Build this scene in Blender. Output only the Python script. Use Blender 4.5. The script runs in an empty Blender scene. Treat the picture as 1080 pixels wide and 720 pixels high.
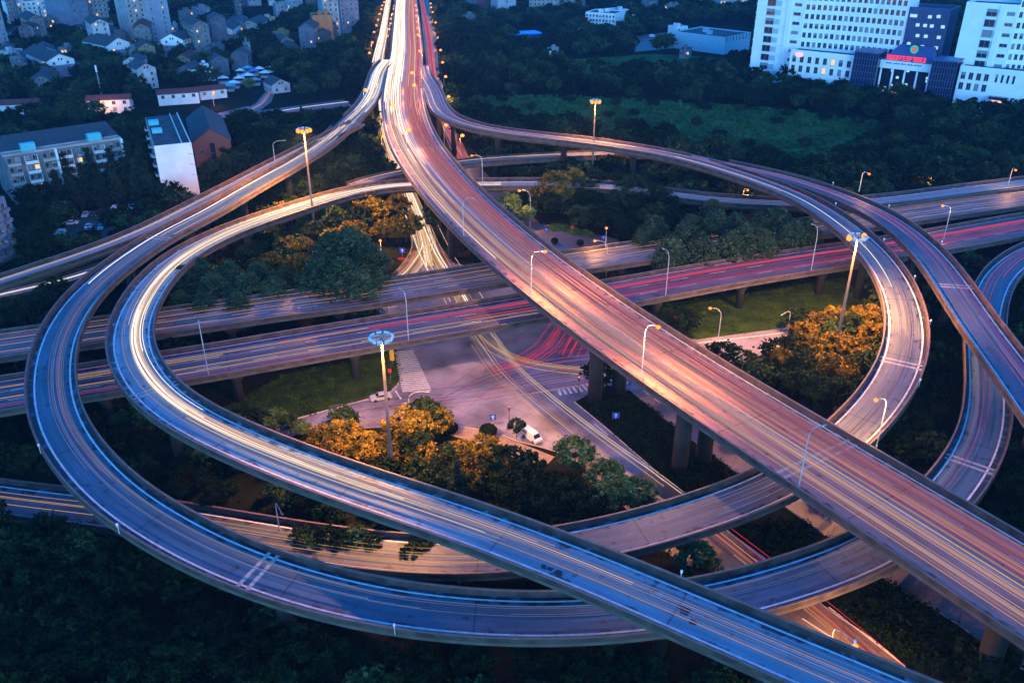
import bpy, math, random
import numpy as np
R=math.radians
rng=np.random.default_rng(7); random.seed(7)
scene=bpy.context.scene; col=scene.collection

# ------------------------------------------------------------------ camera
CAM_H,PITCH,FPX=95.0,R(27.7),900.0
cd=bpy.data.cameras.new('camera'); cam=bpy.data.objects.new('camera',cd); col.objects.link(cam)
cam.location=(0,0,CAM_H); cam.rotation_euler=(math.pi/2-PITCH,0,0)
cd.sensor_width=36; cd.lens=FPX/1080*36; cd.clip_start=.5; cd.clip_end=6000
scene.camera=cam
# ------------------------------------------------------------------ dusk sky, faint afterglow, exposure
W=bpy.data.worlds.new('World'); scene.world=W; W.use_nodes=True
nt=W.node_tree; bg=nt.nodes['Background']
sky=nt.nodes.new('ShaderNodeTexSky'); sky.sky_type='NISHITA'; sky.sun_disc=False
SUN_EL,SUN_AZ=R(8),R(195)
sky.sun_elevation=SUN_EL; sky.sun_rotation=SUN_AZ; sky.ozone_density=7.0; sky.air_density=1.0; sky.dust_density=.3
tint=nt.nodes.new('ShaderNodeMix'); tint.data_type='RGBA'; tint.blend_type='MULTIPLY'; tint.inputs[0].default_value=1.0
tint.inputs[7].default_value=(.28,.86,1.06,1)
nt.links.new(sky.outputs[0],tint.inputs[6]); nt.links.new(tint.outputs[2],bg.inputs[0])
bg.inputs[1].default_value=.15
sd=bpy.data.lights.new('sun','SUN'); sd.energy=.34; sd.angle=R(35); sd.color=(.5,.84,1.0)
so=bpy.data.objects.new('sun',sd); col.objects.link(so)
so.rotation_euler=(R(78),0,R(18))
vs=scene.view_settings; vs.view_transform='Standard'; vs.look='None'; vs.gamma=1; vs.use_curve_mapping=False
vs.exposure=2.2
scene.render.engine='CYCLES'
cy=scene.cycles; cy.use_denoising=True; cy.max_bounces=5; cy.diffuse_bounces=2; cy.glossy_bounces=2; cy.transmission_bounces=2
cy.transparent_max_bounces=4; cy.volume_bounces=0; cy.sample_clamp_indirect=4; cy.use_light_tree=True; cy.caustics_reflective=False; cy.caustics_refractive=False

# ------------------------------------------------------------------ survey helpers (photo survey -> metres)
cP,sP=math.cos(PITCH),math.sin(PITCH)
def g(x,y,z=0.0):
    u=(x-540)/FPX; v=(y-360)/FPX; t=(CAM_H-z)/(sP+v*cP)
    return np.array([u*t,t*(cP-v*sP),z])
def hz(base,y):
    v=(y-360)/FPX
    return CAM_H-base[1]*(sP+v*cP)/(cP-v*sP)
def proj(p):
    d=CAM_H-p[2]; f=p[1]*cP+d*sP
    return 540+FPX*p[0]/f,360+FPX*(-p[1]*sP+d*cP)/f

# ------------------------------------------------------------------ materials
MATS={}
def mat(name,c,rough=.8,var=.25,scale=.6,metal=0,emit=None,es=0,spec=.3,c2=None,detail=4,objrand=0.):
    if name in MATS: return MATS[name]
    m=bpy.data.materials.new(name); m.use_nodes=True; t=m.node_tree; b=t.nodes['Principled BSDF']
    b.inputs['Roughness'].default_value=rough; b.inputs['Metallic'].default_value=metal; b.inputs['Specular IOR Level'].default_value=spec
    c=tuple(c)
    if var>0:
        geo=t.nodes.new('ShaderNodeNewGeometry'); n=t.nodes.new('ShaderNodeTexNoise'); n.inputs['Scale'].default_value=scale; n.inputs['Detail'].default_value=detail
        t.links.new(geo.outputs['Position'],n.inputs['Vector'])
        r=t.nodes.new('ShaderNodeValToRGB'); r.color_ramp.elements[0].position=.3; r.color_ramp.elements[1].position=.7
        d=c2 or tuple(x*(1-var) for x in c)
        r.color_ramp.elements[0].color=(*d,1); r.color_ramp.elements[1].color=(*(tuple(min(1,x*(1+var*.4)) for x in c)),1)
        t.links.new(n.outputs[0],r.inputs[0]); outc=r.outputs[0]
        if objrand>0:
            oi=t.nodes.new('ShaderNodeObjectInfo'); mr=t.nodes.new('ShaderNodeMapRange'); mr.inputs[3].default_value=1-objrand; mr.inputs[4].default_value=1+objrand
            t.links.new(oi.outputs['Random'],mr.inputs[0])
            hs=t.nodes.new('ShaderNodeHueSaturation'); t.links.new(mr.outputs[0],hs.inputs['Value']); t.links.new(outc,hs.inputs['Color'])
            mr2=t.nodes.new('ShaderNodeMapRange'); mr2.inputs[3].default_value=.5-.05*objrand; mr2.inputs[4].default_value=.5+.05*objrand
            t.links.new(oi.outputs['Random'],mr2.inputs[0]); t.links.new(mr2.outputs[0],hs.inputs['Hue'])
            outc=hs.outputs[0]
        t.links.new(outc,b.inputs['Base Color'])
    else: b.inputs['Base Color'].default_value=(*c,1)
    if emit:
        b.inputs['Emission Color'].default_value=(*emit,1); b.inputs['Emission Strength'].default_value=es
    MATS[name]=m; return m
def emis(name,c,s,sample=True):
    if name in MATS: return MATS[name]
    m=bpy.data.materials.new(name); m.use_nodes=True; t=m.node_tree; t.nodes.clear()
    e=t.nodes.new('ShaderNodeEmission'); e.inputs[0].default_value=(*c,1); e.inputs[1].default_value=s
    o=t.nodes.new('ShaderNodeOutputMaterial'); t.links.new(e.outputs[0],o.inputs[0])
    if not sample: m.cycles.emission_sampling='NONE'
    MATS[name]=m; return m
def deck_mat(name,c,halfw,patch=.35):
    # worn road surface in deck coordinates (u = metres across, v = metres along)
    m=bpy.data.materials.new(name); m.use_nodes=True; t=m.node_tree; b=t.nodes['Principled BSDF']
    N=lambda k:t.nodes.new(k); L=t.links.new
    def M(op,a,bb=None,cl=False):
        n=N('ShaderNodeMath'); n.operation=op; n.use_clamp=cl
        for i,v in enumerate((a,bb)):
            if v is None: continue
            if hasattr(v,'name'): L(v,n.inputs[i])
            else: n.inputs[i].default_value=v
        return n.outputs[0]
    uv=N('ShaderNodeUVMap'); sx=N('ShaderNodeSeparateXYZ'); L(uv.outputs[0],sx.inputs[0]); U,V=sx.outputs[0],sx.outputs[1]
    geo=N('ShaderNodeNewGeometry')
    def noise(vec,sc,det=5):
        n=N('ShaderNodeTexNoise'); n.inputs['Scale'].default_value=sc; n.inputs['Detail'].default_value=det; L(vec,n.inputs['Vector']); return n.outputs[0]
    mp=N('ShaderNodeMapping'); mp.inputs['Scale'].default_value=(1,.04,1); L(uv.outputs[0],mp.inputs[0])
    streak=noise(mp.outputs[0],1.3,3)
    big=noise(geo.outputs['Position'],.09,4); fine=noise(geo.outputs['Position'],2.2,3)
    val=M('ADD',M('MULTIPLY',streak,.45),M('ADD',M('MULTIPLY',big,.5),M('MULTIPLY',fine,.25)))
    val=M('ADD',M('MULTIPLY',M('SUBTRACT',val,.6),1.2),1.0)
    edge=M('SUBTRACT',M('ABSOLUTE',U),halfw-2.2)
    edge=M('MULTIPLY',edge,.9,True)
    st=noise(geo.outputs['Position'],.55,9)
    dirt=M('MULTIPLY',M('MULTIPLY',M('SUBTRACT',M('ADD',M('MULTIPLY',edge,.26),st),.62),9.0,True),1.0)
    val=M('MULTIPLY',val,M('SUBTRACT',1.0,M('MULTIPLY',dirt,.78)))
    # wheel tracks of the lanes and fine transverse joints
    trk=M('MULTIPLY',M('ADD',M('SINE',M('MULTIPLY',U,3.5)),1.0),.03); val=M('MULTIPLY',val,M('SUBTRACT',1.0,trk))
    jn=M('LESS_THAN',M('PINGPONG',V,13.0),.13); val=M('MULTIPLY',val,M('SUBTRACT',1.0,M('MULTIPLY',jn,.55)))
    # resurfaced patches along the lane
    mp2=N('ShaderNodeMapping'); mp2.inputs['Scale'].default_value=(.22,.022,1); L(uv.outputs[0],mp2.inputs[0])
    vo=N('ShaderNodeTexVoronoi'); vo.distance='CHEBYCHEV'; L(mp2.outputs[0],vo.inputs['Vector'])
    sp=N('ShaderNodeSeparateColor'); L(vo.outputs['Color'],sp.inputs[0])
    val=M('MULTIPLY',val,M('ADD',1-patch*.5,M('MULTIPLY',sp.outputs[0],patch)))
    mx=N('ShaderNodeVectorMath'); mx.operation='SCALE'; mx.inputs[0].default_value=c; L(val,mx.inputs['Scale'])
    L(mx.outputs[0],b.inputs['Base Color']); b.inputs['Roughness'].default_value=.55; b.inputs['Specular IOR Level'].default_value=.35
    bp=N('ShaderNodeBump'); bp.inputs['Strength'].default_value=.15; bp.inputs['Distance'].default_value=.05; L(fine,bp.inputs['Height']); L(bp.outputs[0],b.inputs['Normal'])
    return m
def slab_mat(name,c,size,rot,dirt=.45,jw=.012):
    # cast concrete pavement with joints, stains and tyre dirt
    m=bpy.data.materials.new(name); m.use_nodes=True; t=m.node_tree; b=t.nodes['Principled BSDF']; L=t.links.new; N=lambda k:t.nodes.new(k)
    geo=N('ShaderNodeNewGeometry'); mp=N('ShaderNodeMapping'); mp.inputs['Rotation'].default_value=(0,0,rot); L(geo.outputs['Position'],mp.inputs[0])
    br=N('ShaderNodeTexBrick'); br.offset=0; br.inputs['Scale'].default_value=1; br.inputs['Brick Width'].default_value=size; br.inputs['Row Height'].default_value=size*.8
    br.inputs['Mortar Size'].default_value=.06; br.inputs['Color1'].default_value=(*c,1); br.inputs['Color2'].default_value=(*(x*.85 for x in c),1); br.inputs['Mortar'].default_value=(*(x*.45 for x in c),1)
    L(mp.outputs[0],br.inputs['Vector'])
    n=N('ShaderNodeTexNoise'); n.inputs['Scale'].default_value=.12; n.inputs['Detail'].default_value=7; L(geo.outputs['Position'],n.inputs['Vector'])
    r=N('ShaderNodeValToRGB'); r.color_ramp.elements[0].position=.35; r.color_ramp.elements[1].position=.62; r.color_ramp.elements[0].color=(1-dirt,)*3+(1,); r.color_ramp.elements[1].color=(1,1,1,1)
    L(n.outputs[0],r.inputs[0])
    mx=N('ShaderNodeMix'); mx.data_type='RGBA'; mx.blend_type='MULTIPLY'; mx.inputs[0].default_value=1; L(br.outputs[0],mx.inputs[6]); L(r.outputs[0],mx.inputs[7])
    L(mx.outputs[2],b.inputs['Base Color']); b.inputs['Roughness'].default_value=.5
    return m
def brick_mat(name,c1,c2,mort):
    m=bpy.data.materials.new(name); m.use_nodes=True; t=m.node_tree; b=t.nodes['Principled BSDF']; L=t.links.new; N=lambda k:t.nodes.new(k)
    tc=N('ShaderNodeTexCoord'); mp=N('ShaderNodeMapping'); mp.inputs['Rotation'].default_value=(R(90),0,0); L(tc.outputs['Object'],mp.inputs[0])
    br=N('ShaderNodeTexBrick'); br.inputs['Scale'].default_value=2.2; br.inputs['Color1'].default_value=(*c1,1); br.inputs['Color2'].default_value=(*c2,1); br.inputs['Mortar'].default_value=(*mort,1)
    L(mp.outputs[0],br.inputs['Vector']); L(br.outputs[0],b.inputs['Base Color']); b.inputs['Roughness'].default_value=.85
    return m

concrete=mat('weathered_concrete',(.11,.095,.085),.85,.45,.35)
parapet_m=mat('stained_parapet',(.085,.06,.053),.85,.6,.5,detail=8)
rail_m=mat('painted_cap',(.2,.125,.12),.6,.35,.8)
paint_w=mat('white_road_paint',(.78,.78,.76),.5,.3,1.2)
joint_m=mat('joint_concrete',(.5,.47,.45),.7,.3,1.5)
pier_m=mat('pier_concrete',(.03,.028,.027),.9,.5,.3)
steel=mat('galvanised_steel',(.33,.35,.38),.45,.15,2,metal=.5)
steel_d=mat('dark_steel',(.08,.085,.09),.5,.2,2,metal=.3)
bark=mat('bark',(.06,.045,.033),.95,.4,2)
white_p=mat('white_paint',(.74,.76,.78),.7,.14,.25)
grey_p=mat('grey_render',(.34,.35,.37),.8,.3,.25)
blue_p=mat('blue_grey_render',(.17,.21,.29),.8,.25,.25)
roof_d=mat('dark_roof_tiles',(.07,.075,.085),.85,.4,.9)
roof_red=mat('red_roof_tiles',(.2,.05,.045),.85,.4,.9)
roof_flat=mat('flat_roof_felt',(.085,.085,.088),.9,.45,.35)
glass=mat('window_glass',(.02,.03,.045),.12,0,spec=.6)
glass_b=mat('dark_blue_glass',(.012,.022,.06),.15,.3,.2,spec=.6)
lit_w=emis('lit_window',(1.0,.66,.32),.28,False)
bulb_o=emis('sodium_bulb',(1.0,.25,.035),.55)
bulb_y=emis('warm_bulb',(1.0,.30,.05),.6)
LIT=lambda: emis('cool_bulb',(.8,.95,1.0),6)

# ------------------------------------------------------------------ mesh helpers
class MB:
    def __init__(s): s.v=[];s.f=[];s.m=[];s.uv=[]
    def quad(s,a,b,c,d,mi=0):
        i=len(s.v); s.v+= [tuple(a),tuple(b),tuple(c),tuple(d)]; s.f.append((i,i+1,i+2,i+3)); s.m.append(mi)
    def poly(s,pts,mi=0):
        i=len(s.v); s.v+=[tuple(p) for p in pts]; s.f.append(tuple(range(i,i+len(pts)))); s.m.append(mi)
    def box(s,o,x,y,z,mi=0,bottom=True):
        # o corner, x,y,z edge vectors
        o,x,y,z=(np.array(q,float) for q in (o,x,y,z)); P=[o,o+x,o+x+y,o+y,o+z,o+x+z,o+x+y+z,o+y+z]; i=len(s.v); s.v+=[tuple(p) for p in P]
        F=[(0,1,5,4),(1,2,6,5),(2,3,7,6),(3,0,4,7),(4,5,6,7)]+([(3,2,1,0)] if bottom else [])
        for f in F: s.f.append(tuple(i+k for k in f)); s.m.append(mi)
    def cbox(s,c,sx,sy,sz,mi=0): s.box((c[0]-sx/2,c[1]-sy/2,c[2]-sz/2),(sx,0,0),(0,sy,0),(0,0,sz),mi)
    def tube(s,pts,rad,n=6,mi=0,cap=True):
        pts=[np.array(p,float) for p in pts]; base=len(s.v); k=len(pts)
        rad=[rad]*k if not hasattr(rad,'__len__') else rad
        for j,p in enumerate(pts):
            d=pts[min(j+1,k-1)]-pts[max(j-1,0)]; d/=np.linalg.norm(d)+1e-9
            a=np.cross(d,(0,0,1) if abs(d[2])<.9 else (1,0,0)); a/=np.linalg.norm(a); b=np.cross(d,a)
            for q in range(n):
                an=2*math.pi*q/n; s.v.append(tuple(p+rad[j]*(math.cos(an)*a+math.sin(an)*b)))
        for j in range(k-1):
            for q in range(n):
                s.f.append((base+j*n+q,base+j*n+(q+1)%n,base+(j+1)*n+(q+1)%n,base+(j+1)*n+q)); s.m.append(mi)
        if cap:
            s.f.append(tuple(base+(k-1)*n+q for q in range(n))); s.m.append(mi); s.f.append(tuple(base+q for q in reversed(range(n)))); s.m.append(mi)
    def ball(s,c,r,mi=0,nu=8,nv=5,sz=1.):
        base=len(s.v)
        for i in range(nv+1):
            ph=math.pi*i/nv
            for j in range(nu):
                th=2*math.pi*j/nu; s.v.append((c[0]+r*math.sin(ph)*math.cos(th),c[1]+r*math.sin(ph)*math.sin(th),c[2]+sz*r*math.cos(ph)))
        for i in range(nv):
            for j in range(nu):
                s.f.append((base+i*nu+j,base+(i+1)*nu+j,base+(i+1)*nu+(j+1)%nu,base+i*nu+(j+1)%nu)); s.m.append(mi)
    def mesh(s,name,mats,smooth=False):
        me=bpy.data.meshes.new(name); me.from_pydata(s.v,[],s.f)
        for m in (mats if isinstance(mats,(list,tuple)) else [mats]): me.materials.append(m)
        me.polygons.foreach_set('material_index',s.m)
        if smooth: me.polygons.foreach_set('use_smooth',[True]*len(s.f))
        me.update(); return me
    def build(s,name,mats,parent=None,loc=None,smooth=False):
        return link(name,s.mesh(name,mats,smooth),parent,loc)
def link(name,me,parent=None,loc=None):
    o=bpy.data.objects.new(name,me); col.objects.link(o)
    if parent is not None: o.parent=parent
    if loc is not None: o.location=tuple(loc)
    return o
def tag(o,label=None,cat=None,group=None,kind=None):
    for k,v in (('label',label),('category',cat),('group',group),('kind',kind)):
        if v: o[k]=v
    return o
def empty(name,loc=(0,0,0),rz=0,label=None,cat=None,group=None):
    o=bpy.data.objects.new(name,None); col.objects.link(o); o.location=tuple(loc); o.rotation_euler=(0,0,rz); o.empty_display_size=.5
    return tag(o,label,cat,group)
def copy_tree(o,parent=None):
    c=o.copy(); col.objects.link(c); c.parent=parent
    for ch in o.children: copy_tree(ch,c)
    return c
def sheet(name,px,m,z,kind='structure'):
    mb=MB(); mb.poly([g(x,y)+np.array([0,0,z]) for x,y in px]); o=mb.build(name,m); tag(o,kind=kind); return o
def rough(P,n=9,a=2.2):
    o=[]; r=random.Random(9)
    for (x0,y0),(x1,y1) in zip(P,P[1:]+P[:1]):
        for k in range(n): o.append((x0+(x1-x0)*k/n+r.uniform(-3,3)*a,y0+(y1-y0)*k/n+r.uniform(-.8,.8)*a))
    return o
def inpoly(x,y,P):
    r=False; j=len(P)-1
    for i in range(len(P)):
        if (P[i][1]>y)!=(P[j][1]>y) and x<(P[j][0]-P[i][0])*(y-P[i][1])/(P[j][1]-P[i][1])+P[i][0]: r=not r
        j=i
    return r
def crv(P,n=8):
    P=np.array(P,float); Q=np.vstack([2*P[0]-P[1],P,2*P[-1]-P[-2]]); o=[]
    for i in range(len(P)-1):
        a,b,c,d=Q[i:i+4]
        for t in np.linspace(0,1,n,endpoint=False): o.append(.5*(2*b+(c-a)*t+(2*a-5*b+4*c-d)*t*t+(3*b-a-3*c+d)*t**3))
    o.append(P[-1]); return np.array(o)

DECKS={
 'A':(18.5,[(-87.3,755,16),(-85.1,735.2,16),(-83,715.4,16),(-80.8,695.6,16),(-78.6,675.8,16),(-76.4,656,16),(-74.3,636.2,16),(-72.1,616.5,16),(-69.9,596.7,16),(-67.7,576.9,16),(-65.5,557.1,16),(-63.3,537.3,16),(-61.1,517.5,16),(-59,497.7,16),(-57.1,477.9,16),(-55.3,458.1,16),(-53.5,438.3,16),(-51.6,418.5,16),(-49.7,398.6,16),(-47.5,378.8,16),(-45,359.1,16),(-42,339.4,16),(-38.4,319.8,16),(-34.2,300.4,16),(-29.1,281.1,16),(-23.4,262.1,16),(-17.2,243.2,16),(-10.3,224.5,16),(-2.8,206.1,16),(5.3,187.9,16),(14,169.9,16),(23.2,152.3,16),(33,135,16),(43.3,118,16),(53.9,101.1,16),(64.4,84.2,16)]),
 'B':(8.7,[(-66.3,471.2,15.9),(-66.8,459.4,15.9),(-66.9,447.5,15.9),(-66.4,435.6,15.9),(-65.5,423.7,15.9),(-64.4,411.8,15.9),(-63.4,400,15.9),(-62.5,388.1,15.9),(-62,376.2,15.9),(-62,364.3,15.8),(-62.6,352.5,15.7),(-63.5,340.6,15.7),(-64.5,328.7,15.6),(-65.5,316.9,15.5),(-67,305.1,15.4),(-69.2,293.4,15.3),(-72,281.8,15.2),(-75.1,270.3,15.1),(-78.5,258.9,15),(-81.8,247.5,14.8),(-84.7,236,14.7),(-88.3,224.6,14.6),(-92.3,213.4,14.5),(-94.7,201.8,14.4),(-96.3,190,14.4),(-96.8,178.1,14.3),(-95.6,166.2,14.2),(-92.9,154.7,14.1),(-88.8,143.5,14.1),(-83.7,132.8,13.9),(-77.4,122.7,13.6),(-69.7,113.6,13.2),(-61.1,105.4,12.8),(-51.4,98.5,12.3),(-41,92.7,11.6),(-30,88.4,10.8),(-18.4,85.5,9.9),(-6.6,84.3,9.1),(5.3,84.3,8.5),(17.1,85.6,8.2),(28.8,88.1,8),(40,91.9,8),(50.9,96.7,8),(60.9,103.1,7.7),(69.9,110.9,7.3),(78,119.6,7),(85.3,129,6.7),(91.5,139.2,6.6),(96.8,149.8,6.7),(101.7,160.7,6.8),(106.7,171.4,6.9),(112.2,182,7.1),(118.4,192.2,7.2),(125.2,201.9,7.4),(133.2,210.7,7.5),(142.1,218.6,7.6),(151.8,225.5,7.6)]),
 'C':(9.3,[(172.8,280.3,8),(161.3,276.5,8),(149.9,272.6,8),(138.4,268.5,7.9),(127,264.6,7.9),(115.3,261.2,7.9),(103.4,259,7.9),(91.3,258.7,7.9),(79.3,260.2,7.9),(67.5,262.8,7.8),(56.1,266.9,7.8),(45.2,272.2,7.8),(33.9,276.5,7.8),(22.1,279.1,7.8),(10,280.3,7.9),(-2.1,280.1,7.9),(-14.2,279.6,7.9),(-26.3,279.6,8),(-38.2,277.3,8.3),(-48.1,270.4,9),(-56.2,261.4,9.6),(-62.8,251.3,10.2),(-69,240.9,10.8),(-75,230.3,11.4),(-79.8,219.2,12),(-83.3,207.6,12.5),(-85.1,195.7,12.9),(-84.8,183.6,13.2),(-83.1,171.6,13.5),(-80.1,159.8,13.8),(-75.4,148.7,14.1),(-69,138.4,14.3),(-61.2,129.2,14.6),(-51.9,121.4,14.8),(-41.9,114.6,15),(-31.4,108.4,15.1),(-20.7,102.7,15.2),(-10,97.2,15.4),(0.7,91.4,15.5),(11.1,85.3,15.5),(21.4,78.8,15.5),(31.6,72.3,15.5)]),
 'Dd':(8.9,[(-46.8,457.1,15.9),(-45.5,445.2,15.9),(-43.9,433.3,15.8),(-41.6,421.6,15.8),(-39.1,409.9,15.8),(-36.7,398.1,15.7),(-34.6,386.3,15.7),(-32.9,374.5,15.7),(-30.8,362.6,15.6),(-27.9,351,15.6),(-23.2,340.1,15.6),(-16.2,330.4,15.5),(-7.3,322.3,15.5),(3.1,316.4,15.5),(14.2,311.9,15.4),(25.2,307.1,15.4),(35.8,301.6,15.3),(46,295.3,15.2),(55.4,287.9,15.2),(63.5,279.1,15.1),(70.6,269.5,15.1),(77.4,259.6,15),(83.2,249.1,14.9),(87.2,237.8,14.9),(89.5,226.1,14.8),(91.1,214.2,14.6),(91.7,202.3,14.2),(91,190.3,13.8),(89,178.5,13.4),(85.8,166.9,12.9),(81.4,155.8,12.2),(75.6,145.3,11.5),(68.5,135.7,10.8),(60.4,126.9,9.9),(51.3,119.1,9),(41.2,112.7,8.1),(30.2,108,7.1),(18.8,104.2,6.2),(7.1,101.7,5.3),(-4.8,100.7,4.4),(-16.7,102,3.6),(-28.4,104.7,2.8),(-39.9,107.9,2.2),(-51.4,111.3,1.6),(-63,114.3,1.3),(-74.7,116.9,1),(-86.5,119.1,0.8)]),
 'G':(9.4,[(59.4,288.9,14.9),(68.2,280.2,14.9),(77.3,271.8,14.9),(86.2,263.2,14.9),(93.5,253.2,14.8),(99,242.2,14.8),(102.9,230.5,14.8),(104.8,218.2,14.8),(105,205.9,14.7),(103.9,193.6,14.7),(102,181.3,14.6),(99.8,169.2,14.6),(97.7,157,14.5),(95.9,144.7,14.5)]),
 'Rf':(14.8,[(-99.3,142.8,8),(-80.4,149.7,8),(-61.6,156.7,8),(-42.9,164.2,8),(-24.2,171.5,8),(-5.4,178.7,8),(13.4,185.8,8),(32,193.2,8),(50.6,200.9,8),(69.4,208,8),(88.4,214.7,8),(107.3,221.4,8),(126.1,228.5,8),(144.7,236.3,8)]),
 'Rb':(14.2,[(-53.9,183.8,8),(-35.2,190,8),(-16.8,197.2,8),(1.4,204.6,8),(19.8,211.9,8),(38.3,218.8,8),(56.8,225.5,8),(75.4,232.2,8),(93.9,238.9,8),(112.5,245.6,8),(131,252.3,8),(149.6,258.9,8),(168.3,265.3,8)]),
 'K':(7,[(-68.5,311.2,15.2),(-73.5,300.7,14.6),(-77.8,289.9,14),(-82.1,279.1,13.5),(-86.3,268.2,12.9),(-90.5,257.4,12.4),(-95,246.6,11.9),(-99.4,235.9,11.3),(-104.6,225.4,10.6),(-111.4,216,9.8),(-119.5,207.6,8.9),(-128,199.7,8)]),
}
# ------------------------------------------------------------------ ground, streets, meadows
grass_m=mat('dark_ground',(.012,.016,.008),.95,.5,.12,detail=8,c2=(.006,.007,.004),spec=.05)
meadow_m=mat('meadow_grass',(.05,.14,.038),.95,.5,.06,detail=9,c2=(.016,.05,.016),spec=.05)
lawn_m=mat('lawn_grass',(.03,.065,.013),.95,.5,.2,detail=8,c2=(.012,.024,.007),spec=.05)
asph=mat('asphalt',(.12,.115,.12),.6,.35,.25,detail=8)
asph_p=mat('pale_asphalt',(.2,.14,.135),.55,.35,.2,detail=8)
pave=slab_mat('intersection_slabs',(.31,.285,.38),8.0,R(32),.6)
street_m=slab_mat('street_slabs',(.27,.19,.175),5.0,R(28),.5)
paving=mat('pavement',(.3,.22,.18),.8,.35,.6)
lot_m=mat('car_park_asphalt',(.07,.07,.072),.7,.4,.3)
mb=MB(); mb.quad((-1500,-300,0),(1500,-300,0),(1500,1700,0),(-1500,1700,0)); tag(mb.build('ground',grass_m),kind='structure')
P_MEADOW=[(500,104),(560,101),(700,107),(850,118),(940,131),(900,170),(845,190),(790,172),(700,152),(560,133),(505,124)]
P_MEADOW2=[(583,64),(690,57),(790,63),(770,76),(650,82),(590,80)]
P_LAWN=[(693,322),(760,312),(890,292),(925,330),(880,346),(835,345),(735,358)]
P_LAWN2=[(235,430),(300,395),(420,372),(422,400),(410,414),(370,426),(310,441),(250,452)]
P_INTER=[(400,328),(405,292),(478,277),(530,290),(600,335),(660,352),(735,358),(835,345),(838,359),(790,380),(740,392),(665,412),(640,406),(606,424),(690,495),(660,505),(600,480),(545,464),(467,446),(330,456),(270,466),(268,456),(315,441),(370,426),(410,414),(422,400),(420,372),(400,340)]
P_SOUTH=[(606,424),(640,452),(690,495),(722,520),(770,562),(805,589),(870,640),(917,672),(962,709),(1010,750),(930,760),(880,720),(800,655),(700,580),(650,525),(590,470)]
P_FRS=[(665,412),(712,450),(777,499),(850,550),(935,612),(1005,655),(1042,682),(1080,707),(1130,745),(1200,745),(1130,700),(1060,645),(980,585),(890,527),(815,476),(750,437),(705,407),(690,400)]
P_FL=[(408,-12),(402,42),(396,65),(394,90),(399,120),(404,142),(412,178),(427,205),(432,235),(434,262),(424,280),(408,292),(480,286),(476,275),(462,255),(447,232),(436,208),(423,180),(412,143),(407,120),(404,90),(405,65),(407,42),(412,-12)]
P_FRN=[(442,-12),(446,37),(450,73),(458,105),(468,135),(482,165),(510,205),(560,265),(600,305),(640,345),(680,345),(640,305),(580,245),(530,200),(494,165),(481,135),(471,105),(463,75),(460,37),(450,-12)]
P_NE=[(572,236),(600,241),(650,252),(670,268),(640,280),(600,285),(575,262)]
P_TOWNROAD=[(228,120),(262,112),(274,117),(362,105),(372,112),(300,119),(272,128),(250,133)]
P_TOWNROAD2=[(250,121),(270,109),(284,92),(292,92),(286,108),(268,121)]
P_LOT=[(55,252),(80,228),(148,205),(166,224),(140,240),(76,264)]
P_FRONTYARD=[(925,100),(990,100),(995,108),(930,108)]
P_YARD=[(655,40),(715,33),(720,50),(670,55)]
sheet('meadow',rough(P_MEADOW),meadow_m,.02); sheet('far_lawn',P_MEADOW2,meadow_m,.02); sheet('lawn',P_LAWN,lawn_m,.02); sheet('lawn',P_LAWN2,lawn_m,.02)
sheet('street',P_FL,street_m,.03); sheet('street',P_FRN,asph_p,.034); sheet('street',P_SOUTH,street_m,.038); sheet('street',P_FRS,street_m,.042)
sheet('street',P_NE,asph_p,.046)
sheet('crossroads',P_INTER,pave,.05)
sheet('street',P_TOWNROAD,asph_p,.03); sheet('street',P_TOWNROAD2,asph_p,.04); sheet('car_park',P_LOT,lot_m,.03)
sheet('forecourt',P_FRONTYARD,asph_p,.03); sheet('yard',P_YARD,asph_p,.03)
def kerb(px,name='kerb',h=.14,w=.35,m=joint_m):
    P=[g(x,y) for x,y in px]; mb=MB(); mb.tube([p+np.array([0,0,h/2]) for p in crv(P,4)],h*.9,4); tag(mb.build(name,m),kind='structure')
kerb([(606,424),(640,452),(690,495),(722,520),(770,562),(805,589),(870,640),(917,672),(962,709)])
kerb([(665,412),(712,450),(777,499),(850,550),(935,612),(1005,655),(1042,682),(1080,707)])
kerb([(268,455),(315,441),(370,426),(410,414),(420,404),(423,392),(420,374)])
kerb([(467,447),(520,456),(545,465),(600,482),(650,522),(700,578)])
sheet('pavement',[(470,448),(520,457),(545,466),(585,482),(575,492),(540,482),(505,468),(470,458)],paving,.12)
# painted markings of the crossroads: zebra crossings, stop lines, lane lines
mb=MB()
def strip(a,b,wid,z=.056):
    a=g(*a);b=g(*b); d=b-a; d/=np.linalg.norm(d); n=np.array([-d[1],d[0],0])*wid/2; zz=np.array([0,0,z]); mb.quad(a-n+zz,b-n+zz,b+n+zz,a+n+zz)
for i in range(22):
    f=i/21; y=372+f*41; strip((418+f*8.5-2,y),(436+f*19,y-1.8),.42)
for i in range(7): strip((589+i*5.0,411-i*1.0),(591.5+i*5.6,417-i*1.0),.55)
for i in range(6): strip((404+i*2.4,326-i*.4),(408+i*3.8,317+0*i),.35)
for a,b in (((417,412),(423,421)),((627,447),(641,459)),((676,487),(700,507)),((678,412),(684,416)),((690,420),(697,425)),((735,362),(835,350)),((846,652),(886,678)),((767,560),(808,590)),((874,640),(962,708)),((1040,683),(1080,706))): strip(a,b,.3)
o=mb.build('road_marking',paint_w); tag(o,kind='structure')
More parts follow.
